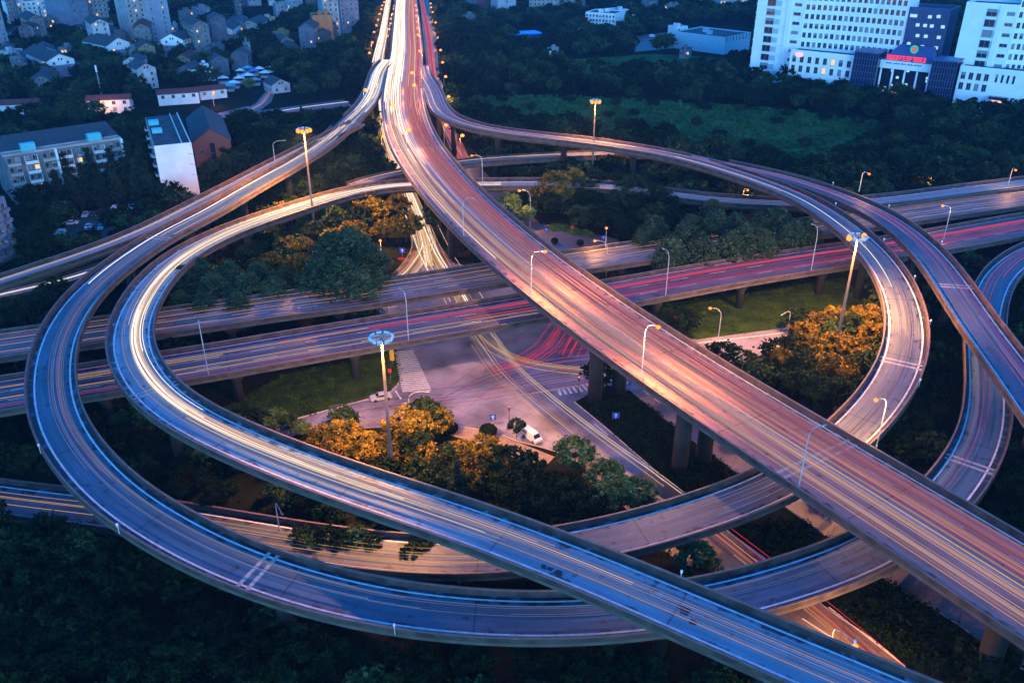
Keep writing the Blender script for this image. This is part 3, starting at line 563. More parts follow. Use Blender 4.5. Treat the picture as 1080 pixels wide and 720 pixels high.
SL=[(559,240,0,549,201,1,'curved street lamp glowing orange just right of the main deck beside the pale round tree'),
 (637,292,0,640,219,1,'tall orange lit street lamp rising from the hedge island behind the main deck'),
 (639,296,0,629,254,1,'shorter orange lit street lamp overlapping the taller one by the hedge island'),
 (702,312,8,701,263,0,'unlit grey street lamp on the cross highway between the main deck and the curved ramp'),
 (855,288,8,858,237,0,'unlit grey street lamp on the cross highway just left of the unlit flood mast'),
 (995,253,8,996,217,1,'lit street lamp on the cross highway to the right of the branch ramp'),
 (781,228,0,788,200,1,'small lit street lamp behind the poplars, below the curved ramp'),
 (906,202,14.6,916,183,1,'lit street lamp on the far edge of the branch ramp'),
 (1063,196,8,1071,179,1,'lit street lamp at the far right edge beside the pale highway'),
 (757,361,0,751,325,1,'orange lit street lamp on the lawn beyond the main deck railing'),
 (676,402,16,692,344,1,'lit street lamp on the main deck above the first pair of black piers'),
 (560,313,16,573,265,1,'lit street lamp on the main deck near its crossing over the cross highway'),
 (842,515,16,866,449,0,'blue grey unlit street lamp on the main deck beside the expansion joint'),
 (489,249,16,497,209,0,'unlit street lamp on the near railing of the main deck at its bend'),
 (509,197,8,499,164,1,'orange lit street lamp beside the ramps right of the main deck'),
 (220,395,8,209,339,0,'unlit street lamp on the cross highway right beside the inner loop'),
 (404,291,0,401,253,1,'lit street lamp by the blue sign at the end of the left frontage street'),
 (431,361,8,423,305,0,'unlit street lamp on the cross highway right of the central mast'),
 (924,472,9,926,421,1,'lit street lamp standing over the orange section of the curved ramp'),
 (433,452,0,449,413,0,'slim unlit lamp with angled arm on the pavement by the round bushes'),
 (830,352,0,795,348,0,'leaning unlit lamp over the pink street by the lawn'),
 (872,694,0,905,684,1,'lamp head peeping over the inner loop at the orange street below'),
 (295,560,2,297,541,0,'small pale lamp in the dark gap between the two loops'),
 (208,300,0,211,279,1,'orange lamp shining inside the dark poplars of the inner loop'),
 (982,205,0,982,188,1,'orange lamp glimmering in the dark woods right of the branch ramp'),
 (3,325,0,1,311,1,'orange lamp at the left edge below the low lane'),
 (185,152,0,183,138,0,'grey lamp behind the white gable block'),
 (290,170,14,302,148,0,'sign lamp where the slip road leaves the outer loop'),
]
for bx,by,zb,hx,hy,on,lab in SL:
    pw={692:36000,573:36000,926:14000,549:9000,905:11000,499:6000,629:2200,640:2200}.get(hx,4200)
    street_lamp(bx,by,zb,hx,hy,lab,on,pw)
# long rows of sodium lamps far up the highway
LAMPPOS=[]
def row_lamp(x,y,zb,label,group,h=8.5,p=1500,c=(1,.40,.09),arm=1):
    q=g(x,y,zb+h); LAMPPOS.append((q[0],q[1],zb,group)); root=empty('street_lamp',(q[0],q[1],zb),0,label,'street lamp',group)
    mb=MB(); mb.tube([(0,0,0),(0,0,h*.9),(.25*arm,0,h),(1.0*arm,0,h+.12)],[.12,.08,.07,.06],5); mb.build('pole',lamp_grey,root)
    mb=MB(); mb.ball((1.0*arm,0,h),.85,0,8,5,.75); mb.build('lens',bulb_y,root,smooth=True)  # ball much larger than a bulb, stands in for the lamp's glow
    if p: point(root,(1.0*arm,0,h-.7),p,c,.3)
for i,(x,y) in enumerate([(404,2.5),(402,6),(401,10),(399,15),(397.5,21),(395.5,27),(393,34),(391,45),(388,56)]):
    row_lamp(x,y,0,'glowing lamp in the row along the outer left side of the far frontage street','lamps along the far left frontage',p=9000 if i%2 else 0,c=(1,.45,.12))
for i,(x,y) in enumerate([(416,1.5),(415,6),(414,9.5),(412.5,15),(411,20),(410.5,25),(409,31),(407,38)]):
    row_lamp(x,y,0,'glowing lamp in the row between the far left frontage street and the main deck','lamps between frontage and deck',p=9000 if i%2 else 0,c=(1,.45,.12))
for i,(x,y) in enumerate([(440,6),(441,11),(441,17),(442,23),(442.5,30),(443,37),(445,54),(437,77),(439.5,90)]):
    row_lamp(x,y,16.1,'glowing lamp on the right railing of the far main deck','lamps on the far main deck railing',8,p=12000 if i>5 else 5000,c=(1,.42,.2),arm=-1)
for i,(x,y) in enumerate([(453,4),(453.5,8),(455,13),(456,18.5),(458,24),(460.5,40),(463,53),(465,66),(468,81),(471,102)]):
    row_lamp(x,y,0,'orange lamp in the row along the far right frontage street','lamps along the far right frontage',p=9000 if i%2 else 0)
for x,y,l in ((448.5,108,'orange lamp in the red lit gap between the main deck and the curved ramp'),(407,92,'orange lamp in the gap between the outer loop and the main deck'),(400.5,123,'upper orange lamp over the left frontage between the outer loop and main deck'),
    (402,144,'lower orange lamp over the left frontage between the outer loop and main deck'),(468,132,'orange lamp under the curved ramp beside the red street'),(485,143,'orange lamp right of the red street among shrubs')):
    row_lamp(x,y,0,l,'orange lamps near the fork',9,7000)
row_lamp(383,95,15.9,'pale lamp on the left railing of the outer loop near the fork','ramp lamps',6,600,(.9,1,.6))
row_lamp(428,137,16,'lamp shining over the white lanes of the main deck at its bend','ramp lamps',8,16000,(1,.42,.16)); row_lamp(412,111,16,'lamp over the white lanes of the main deck by the fork','ramp lamps',8,16000,(1,.42,.16))

flood=emis('floodlight_lens',(1.0,.27,.035),.55)
def mast(x,y,label,h=30,glow=(0,),power=42000,c=(1,.40,.09),lit_under=False):
    q=g(x,y,h); root=empty('floodlight_mast',(q[0],q[1],0),0,label,'light mast','flood light masts')
    mb=MB(); mb.tube([(0,0,0),(0,0,h*.33),(0,0,h*.66),(0,0,h)],[.42,.34,.26,.17],10); mb.build('pole',mat('mast_paint',(.16,.13,.12),.5,.3,.5),root)
    mb=MB(); r=1.55
    for k in range(16):
        a0,a1=2*math.pi*k/16,2*math.pi*(k+1)/16; mb.tube([(r*math.cos(a0),r*math.sin(a0),h-.2),(r*math.cos(a1),r*math.sin(a1),h-.2)],.06,5)
    for k in range(4): a=math.pi/2*k+.3; mb.tube([(0,0,h-.05),(r*math.cos(a),r*math.sin(a),h-.2)],.05,5)
    mb.tube([(0,0,h-.5),(0,0,h+.3)],[.3,.22],8); mb.build('ring',steel,root)
    for k in range(9):
        a=2*math.pi*k/9-math.pi/2; ca,sa=math.cos(a),math.sin(a); rr=1.75
        mb=MB(); u=np.array([ca,sa,-.55]); u/=np.linalg.norm(u); n=np.array([-sa,ca,0]); w=np.cross(u,n)
        o=np.array([rr*ca,rr*sa,h-.2]); s=.42
        mb.box(o-n*s-w*s*.8-u*.15,n*2*s,u*.42,w*1.6*s); f=mb.build('floodlight',white_p if not (k in glow) else steel_d,root)
        mb=MB(); f0=o+u*.275; mb.quad(f0-n*s*.85-w*s*.65,f0+n*s*.85-w*s*.65,f0+n*s*.85+w*s*.65,f0-n*s*.85+w*s*.65)
        if k in glow: mb.ball(f0,.62,0,8,6)  # bulging ball added to imitate the glow around a lit floodlight
        mb.build('lens',flood if k in glow else mat('floodlight_glass',(.5,.56,.62),.15,0),f)
    for a in (0,2.1,4.2):
        l=bpy.data.lights.new('mast_light','SPOT'); l.energy=power*.09; l.color=c; l.shadow_soft_size=.35; l.spot_size=R(150); l.spot_blend=.5
        lo=bpy.data.objects.new('mast_light',l); col.objects.link(lo); lo.parent=root; lo.location=(2.3*math.cos(a),2.3*math.sin(a),h-1.0); lo.rotation_euler=(.35*math.sin(-a),.35*math.cos(a),0)
    return root
mast(320,136,'lit flood light mast rising from the trees between the two left loops',34,glow=(0,1,2,8),power=300000)
mast(628,106,'lit flood light mast in front of the green meadow',glow=(0,1,8),power=90000)
mast(402,355,'flood light mast with white lamp ring standing in front of the cross highway',glow=(),power=120000)
mast(905,249,'flood light mast with copper coloured pole between the orange trees and the curved ramp',glow=(3,7),power=170000)
# ------------------------------------------------------------------ small signs, signals, vehicles
blue_s=mat('blue_sign',(.03,.10,.5),.4,0); red_s=mat('red_sign',(.6,.05,.04),.5,0); yel_s=mat('yellow_sign',(.75,.42,.04),.5,0)
def sign(x,y,m,label,w=1.0,h=1.0,H=3.0,dark=None):
    b=g(x,y,.05); root=empty('road_sign',b,0,label,'road sign','small road signs'); mb=MB(); mb.tube([(0,0,0),(0,0,H)],.06,6); mb.build('post',steel,root)
    mb=MB(); mb.cbox((0,-.09,H-h/2),w,.06,h); p=mb.build('panel',m,root)
    if m is blue_s:
        mb=MB(); mb.quad((-.1*w,-.125,H-h*.85),(.1*w,-.125,H-h*.85),(.1*w,-.125,H-h*.4),(-.1*w,-.125,H-h*.4)); mb.poly([(-.3*w,-.125,H-h*.45),(.3*w,-.125,H-h*.45),(0,-.125,H-h*.12)]); mb.build('arrow',paint_w,p)
for x,y,m,l,w,h,H in ((520,450,blue_s,'blue arrow sign on the pavement between the round bushes',1.3,1.3,3),(649,446,blue_s,'blue arrow sign in the median shrubs left of the tall black piers',1.5,1.5,2.6),(661,413,blue_s,'blue arrow sign right behind the first black piers',1.5,1.3,3),
    (425,275,blue_s,'blue sign under the yellow tree by the left frontage street',1.6,1.6,4),(424,279,red_s,'red board below the blue sign at the left frontage street',2.2,.7,2.2),(414,384,yel_s,'yellow board at the top of the zebra crossing',1,3,4),(412,401,red_s,'small red and white sign by the lawn corner',.8,1,3),
    (603,248,red_s,'red sign on the hedge island',1,1,3.2),(576,250,blue_s,'blue sign left of the hedge island',1.3,1,3),(636,258,blue_s,'blue sign at the right end of the hedge island',1.3,1.2,3),(712,342,red_s,'red sign at the lawn edge behind the main deck',1,1,3)):
    sign(x,y,m,l,w,h,H)
def signal(x,y,label):
    b=g(x,y,.05); root=empty('traffic_light',b,0,label,'traffic light','traffic lights'); mb=MB(); mb.tube([(0,0,0),(0,0,4.2)],.08,6); mb.build('pole',steel_d,root)
    mb=MB(); mb.cbox((0,-.05,3.6),.4,.3,1.2); hd=mb.build('signal_head',steel_d,root)
    mb=MB(); mb.ball((0,-.22,4.0),.13,0); mb.build('red_lens',emis('signal_red',(1,.08,.04),2),hd)
signal(610,414,'traffic light at the tip of the shrub median by the zebra crossing'); signal(537,446,'traffic light beside the small tree on the pavement')
CARCACHE={}
def car_meshes(kind,colr):
    key=(kind,colr)
    if key in CARCACHE: return CARCACHE[key]
    P={'sedan':(4.5,1.78,[(-2.25,.45),(-2.22,.8),(-1.7,.92),(-1.05,.97),(-.45,1.42),(.75,1.44),(1.45,.98),(2.15,.9),(2.25,.55),(2.2,.3),(-2.2,.3)]),
       'van':(4.7,1.85,[(-2.35,.5),(-2.3,.95),(-1.75,1.08),(-1.2,1.75),(-.9,1.9),(2.2,1.92),(2.33,1.2),(2.35,.5),(2.25,.3),(-2.25,.3)])}[kind]
    L_,w,pr=P; m=mat('car_paint_%s'%colr,{'white':(.75,.77,.8),'black':(.02,.02,.025),'silver':(.45,.47,.5),'blue':(.05,.16,.4),'teal':(.1,.4,.42),'red':(.45,.03,.03)}[colr],.3,0,spec=.5)
    mb=MB(); n=len(pr)
    def yy(z): return w/2*(1 if z<1.0 else 1-.22*min(1,(z-1.0)/.5))
    for s in (1,-1): mb.poly([(x,s*yy(z),z) for x,z in (pr if s<0 else pr[::-1])])
    for i in range(n):
        (x0,z0),(x1,z1)=pr[i],pr[(i+1)%n]; mb.quad((x0,-yy(z0),z0),(x0,yy(z0),z0),(x1,yy(z1),z1),(x1,-yy(z1),z1))
    body=mb.mesh('body',m)
    mb=MB()
    if kind=='sedan':
        for s in (1,-1): mb.poly([(-.95,s*(yy(1.02)+.012),1.02),(1.3,s*(yy(1.02)+.012),1.02),(.7,s*(yy(1.38)+.012),1.38),(-.42,s*(yy(1.38)+.012),1.38)][::s])
        mb.quad((-1.02,-.72,1.005),(-1.02,.72,1.005),(-.5,.62,1.40),(-.5,-.62,1.40)); mb.quad((1.42,.72,1.02),(1.42,-.72,1.02),(.8,-.62,1.43),(.8,.62,1.43))
    else:
        for s in (1,-1): mb.poly([(-1.2,s*(yy(1.2)+.012),1.2),(2.1,s*(yy(1.2)+.012),1.2),(2.05,s*(yy(1.75)+.012),1.75),(-1.05,s*(yy(1.75)+.012),1.75)][::s])
        mb.quad((-1.74,-.78,1.12),(-1.74,.78,1.12),(-1.24,.66,1.74),(-1.24,-.66,1.74))
    win=mb.mesh('windows',glass)
    mb=MB(); mb.tube([(0,-.11,0),(0,.11,0)],.32,12); wheel=mb.mesh('wheel',mat('tyre',(.02,.02,.02),.9,0))
    mb=MB(); mb.cbox((0,0,0),.06,.34,.14); hl=mb.mesh('headlight',mat('headlight_glass',(.7,.72,.75),.15,0))
    CARCACHE[key]=(body,win,wheel,hl,w,L_); return CARCACHE[key]
def car(x,y,rz,kind,colr,label,group=None,z=.06):
    b,wi,wh,hl,w,L_=car_meshes(kind,colr); p=g(x,y,0); r=empty('parked_car',(p[0],p[1],z),rz,label,'car',group)
    link('body',b,r); link('windows',wi,r)
    for sx in (-1.35,1.4):
        for sy in (-1,1): link('wheel',wh,r,(sx,sy*(w/2-.1),.32))
    for sy in (-1,1): link('headlight',hl,r,(-L_/2-.01,sy*.6,.66))
    return r
car(561,463,R(128),'van','white','white car with blurred bonnet beside the little street tree at the crossroads')
car(402,421,R(20),'sedan','silver','pale silver car waiting by the lawn kerb left of the zebra crossing')
PC=[(62,248,0,'van','white','white off road van at the lower left of the car park'),(75,237,10,'sedan','white','low white car left of the car park lane'),(81,229,100,'sedan','black','black car at the left of the upper parking row'),(91,228,100,'sedan','silver','silver car in the upper parking row under the conifers'),
 (101,227,100,'sedan','black','black car right of the silver one in the upper row'),(112,226,100,'sedan','black','dark car in the middle of the upper parking row'),(121,224,100,'van','white','white van in the upper parking row'),(131,223,100,'sedan','red','dark red car between two pale cars in the upper row'),(139,220,100,'sedan','silver','silver car at the right end of the upper row'),
 (94,241,100,'sedan','white','white car in the lower parking row by the shrubs'),(108,241,100,'sedan','teal','teal car in the lower parking row'),(126,235,100,'sedan','silver','silver car in the lower row near the parapet'),(134,234,100,'sedan','white','white car in the lower row near the parapet'),(142,232,100,'sedan','blue','blue car in the lower row near the parapet'),(150,230,100,'sedan','teal','teal car at the right end of the lower row')]
for x,y,a,k,c,l in PC: car(x,y,R(a),k,c,l,'cars in the car park')
car(688,39.5,R(175),'van','white','white vehicle in the yard beside the red one',z=.08); car(695,40,R(175),'van','red','red vehicle parked in the far yard',z=.08)
for x,y,c,l in ((372,76,'white','white car parked beyond the right frontage lamps'),(483,75,'white','white car glimpsed in the dark trees right of the fork')): pass
car(484,76,R(5),'van','white','white van glimpsed in the dark trees right of the fork')
# ------------------------------------------------------------------ buildings
WIN={}; WR=random.Random(4); blind_m=mat('drawn_blind',(.22,.27,.3),.6,.1,2)
def win_mesh(w,h,kind='dark'):
    k=(round(w,2),round(h,2),kind)
    if k in WIN: return WIN[k]
    # plane x = along wall, y = outwards, origin bottom centre ; frame + glass + sill
    mb=MB(); gm={'dark':glass,'blue':glass_b,'lit':lit_w,'blind':blind_m,'half':glass}[kind]; t=.08*min(1.5,max(.6,w/1.4))
    mb.quad((-w/2+t,.03,t),(w/2-t,.03,t),(w/2-t,.03,h-t),(-w/2+t,.03,h-t),0)
    for a,b,c,d in ((-w/2,0,w,t),(-w/2,h-t,w,t),(-w/2,t,t,h-2*t),(w/2-t,t,t,h-2*t)): mb.box((a,0,b),(c,0,0),(0,.09,0),(0,0,d),1)
    if kind=='half': mb.quad((-w/2+t,.034,h*.55),(w/2-t,.034,h*.55),(w/2-t,.034,h-t),(-w/2+t,.034,h-t),3)
    if w>1: mb.box((-t/2,0.031,t),(t,0,0),(0,.05,0),(0,0,h-2*t),1)
    mb.box((-w/2-.1,0,-.12),(w+.2,0,0),(0,.22,0),(0,0,.1),2)
    WIN[k]=mb.mesh('window',[gm,mat('window_frame',(.3,.33,.36),.5,0),concrete,blind_m]); return WIN[k]
class Block:
    """a building on a ground frame: u along the front, n outwards (towards the street), z up"""
    def __init__(s,name,p0,p1,label,cat='building',group=None):
        s.p0=np.array(p0,float); d=np.array(p1,float)-s.p0; s.W=np.hypot(*d[:2]); s.u=np.array([d[0],d[1],0])/s.W; s.n=np.array([s.u[1],-s.u[0],0])
        s.rz=math.atan2(s.u[1],s.u[0]); s.root=empty(name,(s.p0[0],s.p0[1],0),s.rz,label,cat,group); s.cnt=0; s.rest=None
    # local frame: x=u, y=-n (into the building), z
    def box(s,name,x0,x1,y0,y1,z0,z1,m,parent=None):
        mb=MB(); mb.box((x0,y0,z0),(x1-x0,0,0),(0,y1-y0,0),(0,0,z1-z0)); return mb.build(name,m,parent or s.root)
    def win(s,x,y,z,w,h,kind='dark',face='front'):
        if kind=='dark': kind=('dark','dark','dark','blind','half')[int(WR.random()*5)]
        rz={'front':math.pi,'left':math.pi/2,'right':-math.pi/2,'back':0}[face] if isinstance(face,str) else face
        me=win_mesh(w,h,kind)
        if s.cnt<100:
            o=link('window',me,s.root,(x,y,z)); o.rotation_euler=(0,0,rz); s.cnt+=1
        else:
            if s.rest is None: s.rest={}
            s.rest.setdefault(me.name,(me,[]))[1].append((x,y,z,rz))
    def done(s):
        if s.rest:
            mb=MB(); mats=[]
            for me,L in s.rest.values():
                V=np.array([v.co for v in me.vertices]); 
                off=len(mats); mats+=list(me.materials)
                for x,y,z,rz in L:
                    c,sn=math.cos(rz),math.sin(rz); Q=np.stack([V[:,0]*c-V[:,1]*sn+x,V[:,0]*sn+V[:,1]*c+y,V[:,2]+z],1); b=len(mb.v); mb.v+=[tuple(q) for q in Q]
                    for p in me.polygons: mb.f.append(tuple(b+i for i in p.vertices)); mb.m.append(off+p.material_index)
            o=mb.build('further_windows',mats,s.root); o['kind']='stuff'
    def roofline(s,x0,x1,y0,y1,z,m,hh=.9,t=.3,parent=None):
        mb=MB(); mb.box((x0,y0,z),(x1-x0,0,0),(0,t,0),(0,0,hh)); mb.box((x0,y1-t,z),(x1-x0,0,0),(0,t,0),(0,0,hh)); mb.box((x0,y0+t,z),(t,0,0),(0,y1-y0-2*t,0),(0,0,hh)); mb.box((x1-t,y0+t,z),(t,0,0),(0,y1-y0-2*t,0),(0,0,hh)); return mb.build('roof_parapet',m,parent or s.root)
def flat_block(name,pxa,pxb,depth,ytop,label,wallm,roofm=None,rows=None,cols=None,ww=1.4,wh=1.6,sides='front',kindf=None,group=None,fh=3.2,balc=0,litp=.04,sidecols=3,zmin=1.0,H=None):
    a,b=g(*pxa),g(*pxb); B_=Block(name,a,b,label,group=group); h=H or hz(a,ytop); W_=B_.W
    B_.box('wall',0,W_,0,depth,0,h,wallm); B_.box('roof',.3,W_-.3,.3,depth-.3,h+.004,h+.12,roofm or roof_flat); B_.roofline(0,W_,0,depth,h+.002,wallm)
    n=rows or max(1,int((h-.6)/fh)); c=cols or max(2,int(W_/3.4))
    def face(f,L,cc):
        for r in range(n):
            z=h-fh*(r+1)+.9
            if z<zmin: continue
            for k in range(cc):
                t=(k+.5)/cc*L
                x,y={'front':(t,0),'left':(0,t),'right':(W_,t)}[f]
                kd='lit' if random.random()<litp else 'dark'
                B_.win(x,y,z,ww,wh,kd,f)
                if f=='front' and random.random()<.3:
                    mb=MB(); mb.box((x+ww*.62,-.55,z-.1),(.8,0,0),(0,.5,0),(0,0,.6)); mb.build('air_conditioner',grey_p,B_.root)
                if balc and f=='front' and (k%2==0 or balc>1):
                    mb=MB(); mb.box((t-1.35,-1.2,z-1.0),(2.7,0,0),(0,1.2,0),(0,0,.14)); mb.box((t-1.35,-1.2,z-.86),(2.7,0,0),(0,.08,0),(0,0,.85)); mb.box((t-1.35,-1.12,z-.86),(.08,0,0),(0,1.1,0),(0,0,.85)); mb.box((t+1.27,-1.12,z-.86),(.08,0,0),(0,1.1,0),(0,0,.85))
                    mb.build('balcony',wallm if random.random()<.7 else grey_p,B_.root)
    if 'front' in sides: face('front',W_,c)
    if 'left' in sides: face('left',depth,sidecols)
    if 'right' in sides: face('right',depth,sidecols)
    for _ in range(2):
        x,y=random.uniform(.2,.7)*W_,random.uniform(.3,.6)*depth; B_.box('roof_hut',x,x+min(3.5,W_*.25),y,y+min(3,depth*.3),h+.12,h+2.6,wallm)
    B_.done(); return B_
def gable_house(name,apF,apB,zr,ze,hw,label,wallm,roofm,group=None,lower=None,wins=True,base=0):
    f,b=g(*apF,zr),g(*apB,zr); ax=(b-f)[:2]; L_=np.hypot(*ax); ax/=L_; rz=math.atan2(ax[1],ax[0])-math.pi/2
    root=empty(name,(f[0],f[1],0),rz,label,'house',group)    # local y runs back along the ridge
    mb=MB()
    pr=[(-hw,0),(hw,0),(hw,ze),(0,zr),(-hw,ze)]
    mb.poly([(x,0,z) for x,z in pr]); mb.poly([(x,L_,z) for x,z in pr[::-1]]); mb.quad((-hw,L_,0),(-hw,0,0),(-hw,0,ze),(-hw,L_,ze)); mb.quad((hw,0,0),(hw,L_,0),(hw,L_,ze),(hw,0,ze))
    mb.build('wall',wallm,root)
    if lower is not None:
        mb=MB(); zl=ze*.72; mb.box((-hw-.02,-.02,0),(2*hw+.04,0,0),(0,L_+.04,0),(0,0,zl)); mb.build('lower_wall',lower,root)
    mb=MB(); e=.5; t=np.array([0,0,.22])
    for s in (1,-1):
        sl=(zr-ze)/hw; P=[np.array((0,-e,zr+.05)),np.array((s*(hw+e),-e,ze-sl*e+.05)),np.array((s*(hw+e),L_+e,ze-sl*e+.05)),np.array((0,L_+e,zr+.05))]
        if s<0: P=P[::-1]
        mb.quad(*[p+t for p in P]); mb.quad(*P[::-1])
        for i in range(4): mb.quad(P[i],P[(i+1)%4],P[(i+1)%4]+t,P[i]+t)
    rf=mb.build('roof',roofm,root)
    mb=MB(); mb.tube([(0,-e,zr+.3),(0,L_+e,zr+.3)],.16,5); mb.build('ridge',roofm,rf)
    if wins:
        for z in np.arange(1.2,ze-1,3.1):
            for x in (-hw*.5,hw*.5):
                o=link('window',win_mesh(1.2,1.4,'lit' if random.random()<.05 else 'dark'),root,(x,-.03,z)); o.rotation_euler=(0,0,math.pi)
            for y in np.arange(3,L_-1.5,4.2):
                for s,r in ((1,-math.pi/2),(-1,math.pi/2)):
                    o=link('window',win_mesh(1.4,1.4,'lit' if random.random()<.05 else 'dark'),root,(s*(hw+.025),y,z)); o.rotation_euler=(0,0,r)
        o=link('window',win_mesh(.9,1.1),root,(-.8,-.01,ze+.1)); o.rotation_euler=(0,0,math.pi); o=link('window',win_mesh(.9,1.1),root,(.8,-.01,ze+.1)); o.rotation_euler=(0,0,math.pi)
    return root
grp='apartment blocks of the old town'
# white gable block: gable towards the interchange, long balcony flank on its left
def white_gable():
    zr=19.; A0,A1=g(163,157,zr),g(202,153,zr); Bk=g(152,124,zr)
    a=A0.copy();b=A1.copy(); a[2]=b[2]=0
    B_=Block('apartment_block',a,b,'apartment block with a bare white gable wall and dark flat roof beside the car park','building')
    dep=np.hypot(*(Bk-A0)[:2]); W_=B_.W
    print('GABLE',[round(K_.near(*(q[:2]))[0],1) for q in (a,b)],[round(B.near(*(q[:2]))[0],1) for q in (a,b)],proj(a),proj(b))
    B_.box('wall',0,W_,0.35,dep,0,zr,grey_p); B_.box('gable_wall',-.05,W_+.05,0,.35,0,zr+.9,white_p); B_.box('roof',.3,W_-.3,.6,dep-.3,zr+.004,zr+.15,roof_flat)
    mb=MB(); mb.box((W_-3.0,.6,zr+.152),(.25,0,0),(0,dep-1,0),(0,0,.7)); mb.box((W_-.3,.4,zr+.002),(.3,0,0),(0,dep-.5,0),(0,0,.9)); mb.build('roof_parapet',white_p,B_.root)
    B_.box('solar_heater',.8,4.2,dep*.42,dep*.42+3.4,zr+.2,zr+1.5,mat('teal_panel',(.1,.5,.55),.3,.1,1)); B_.box('solar_heater',.5,4,dep*.68,dep*.68+3.8,zr+.2,zr+1.6,mat('teal_panel',(.1,.5,.55),.3,.1,1))
    for r in range(5):
        for k in range(7):
            y=2+k*(dep-3)/7+1.4; z=zr-3.3*(r+1)+.8; B_.win(0,y,z,1.5,1.6,'lit' if random.random()<.04 else 'dark','left'); B_.win(W_,y,z,1.3,1.5,'dark','right')
            if k%2==0:
                mb=MB(); mb.box((-1.1,y-1.3,z-1),(1.1,0,0),(0,2.6,0),(0,0,.14)); mb.box((-1.1,y-1.3,z-.86),(.08,0,0),(0,2.6,0),(0,0,.85)); mb.build('balcony',white_p,B_.root)
    mb=MB()
    for r in range(3):
        z=zr-3-r*3.6; mb.tube([(W_*.86,-.02,z+.5),(W_*.9,-.25,z+.1),(W_*.96,-.25,z),(W_+.1,-.02,z)],.05,5)
    mb.build('drain_pipe',steel_d,B_.root); B_.done()
white_gable()
def brick_hall():
    zr=14.5; r=gable_house('brick_hall',(221,136),(213,112),zr,9.8,7.0,'red brick gabled hall with dark tiled roof right of the white gable block',brick_mat('red_brick',(.28,.085,.065),(.22,.07,.055),(.16,.1,.085)),roof_d,wins=False)
    mb=MB(); mb.box((-.9,-.05,2.5),(1.8,0,0),(0,.06,0),(0,0,6.5)); mb.build('tall_opening',glass,r)
    mb=MB(); mb.tube([(-1.5,-.2,0),(-1.5,-.2,8.5)],.12,6); mb.tube([(-2.2,-.2,0),(-2.2,-.2,7)],.09,6); mb.build('drain_pipe',steel_d,r)
    for x in (-4,4): o=link('window',win_mesh(1.1,1.6),r,(x,-.02,5)); o.rotation_euler=(0,0,math.pi)
    mb=MB(); mb.box((-7.02,-.06,5.0),(14.04,0,0),(0,.05,0),(0,0,.35)); mb.build('brick_band',concrete,r)
brick_hall()
def slab_block():
    zt=16.5; a,b=g(3,166,zt),g(128,147,zt); a[2]=b[2]=0
    B_=Block('apartment_block',a,b,'long grey apartment slab with balconies and dark ridge roof behind the conifers','building'); W_=B_.W; dep=24
    B_.box('wall',0,W_,0,dep,0,zt,mat('soot_render',(.17,.175,.19),.85,.4,.3))
    mb=MB(); z0=zt+.15
    P=[(-.5,4.2,z0),(W_+.5,4.2,z0),(W_+.5,dep+.5,z0+.6),(-.5,dep+.5,z0+.6)]; R0,R1=(0,dep*.75,zt+3.2),(W_,dep*.75,zt+3.2)
    mb.quad(P[0],P[1],R1,R0); mb.quad(P[2],P[3],R0,R1); mb.poly([P[3],P[0],R0]); mb.poly([P[1],P[2],R1]); mb.build('roof',roof_d,B_.root)
    B_.box('terrace',.2,W_-.2,.2,4.1,zt+.004,zt+.1,roof_flat); B_.roofline(0,W_,0,4.1,zt+.002,grey_p,.8)
    for x in (W_*.16,W_*.72): B_.box('roof_hut',x,x+4.5,.6,3.4,zt+.12,zt+3,mat('teal_panel',(.1,.5,.55),.3,.1,1))
    for r in range(4):
        z=zt-3.3*(r+1)+.9
        for k in range(14):
            x=(k+.5)/14*W_; B_.win(x,0,z,1.7,1.7,'lit' if random.random()<.05 else 'dark')
        for k in range(7):
            x=(2*k+1)/14*W_; mb=MB(); mb.box((x-2,-1.3,z-1),(4,0,0),(0,1.3,0),(0,0,.15)); mb.box((x-2,-1.3,z-.85),(4,0,0),(0,.09,0),(0,0,.9)); mb.box((x-2,-1.2,z-.85),(.1,0,0),(0,1.2,0),(0,0,2.6)); mb.box((x+1.9,-1.2,z-.85),(.1,0,0),(0,1.2,0),(0,0,2.6)); mb.build('balcony',white_p if k%2 else grey_p,B_.root)
    for x in (W_*.42,W_*.99): B_.box('stair_fin',x-.35,x+.35,-1.7,0,0,zt+.6,white_p)
    B_.done()
slab_block()
flat_block('apartment_block',(-35,300),(22,268),14,196,'dark apartment block with blue awnings cut off by the left edge',blue_p,fh=3.1,balc=2,sides='front right',sidecols=4,H=17)
for x in range(3): pass
# low red roofed rows behind the slab block
def low_row(pa,pb,h,label,group='low houses with red roofs'):
    a,b=g(*pa),g(*pb); B_=Block('row_house',a,b,label,'house',group); W_=B_.W; B_.box('wall',0,W_,0,8,0,h,white_p)
    mb=MB(); e=.6; mb.quad((-e,-e,h),(W_+e,-e,h),(W_+e,4,h+1.9),(-e,4,h+1.9)); mb.quad((W_+e,8+e,h),(-e,8+e,h),(-e,4,h+1.9),(W_+e,4,h+1.9)); mb.poly([(-e,8+e,h),(-e,-e,h),(-e,4,h+1.9)]); mb.poly([(W_+e,-e,h),(W_+e,8+e,h),(W_+e,4,h+1.9)]); mb.quad((-e,-e,h-.02),(-e,8+e,h-.02),(W_+e,8+e,h-.02),(W_+e,-e,h-.02)); mb.build('roof',roof_red,B_.root)
    n=max(2,int(W_/4.5))
    for r in range(max(1,int(h/3))):
        for k in range(n): B_.win((k+.5)/n*W_,0,h-3*(r+1)+1.0,1.6,1.5,'lit' if random.random()<.06 else 'dark')
    B_.done()
low_row((94,121),(139,119),6.5,'low white house with red roof and a lamp glowing at its front')
low_row((168,112),(211,109),5.5,'low white house with red roof behind the brick hall')
low_row((-8,124),(42,122),5.5,'low white house with red roof at the left edge')
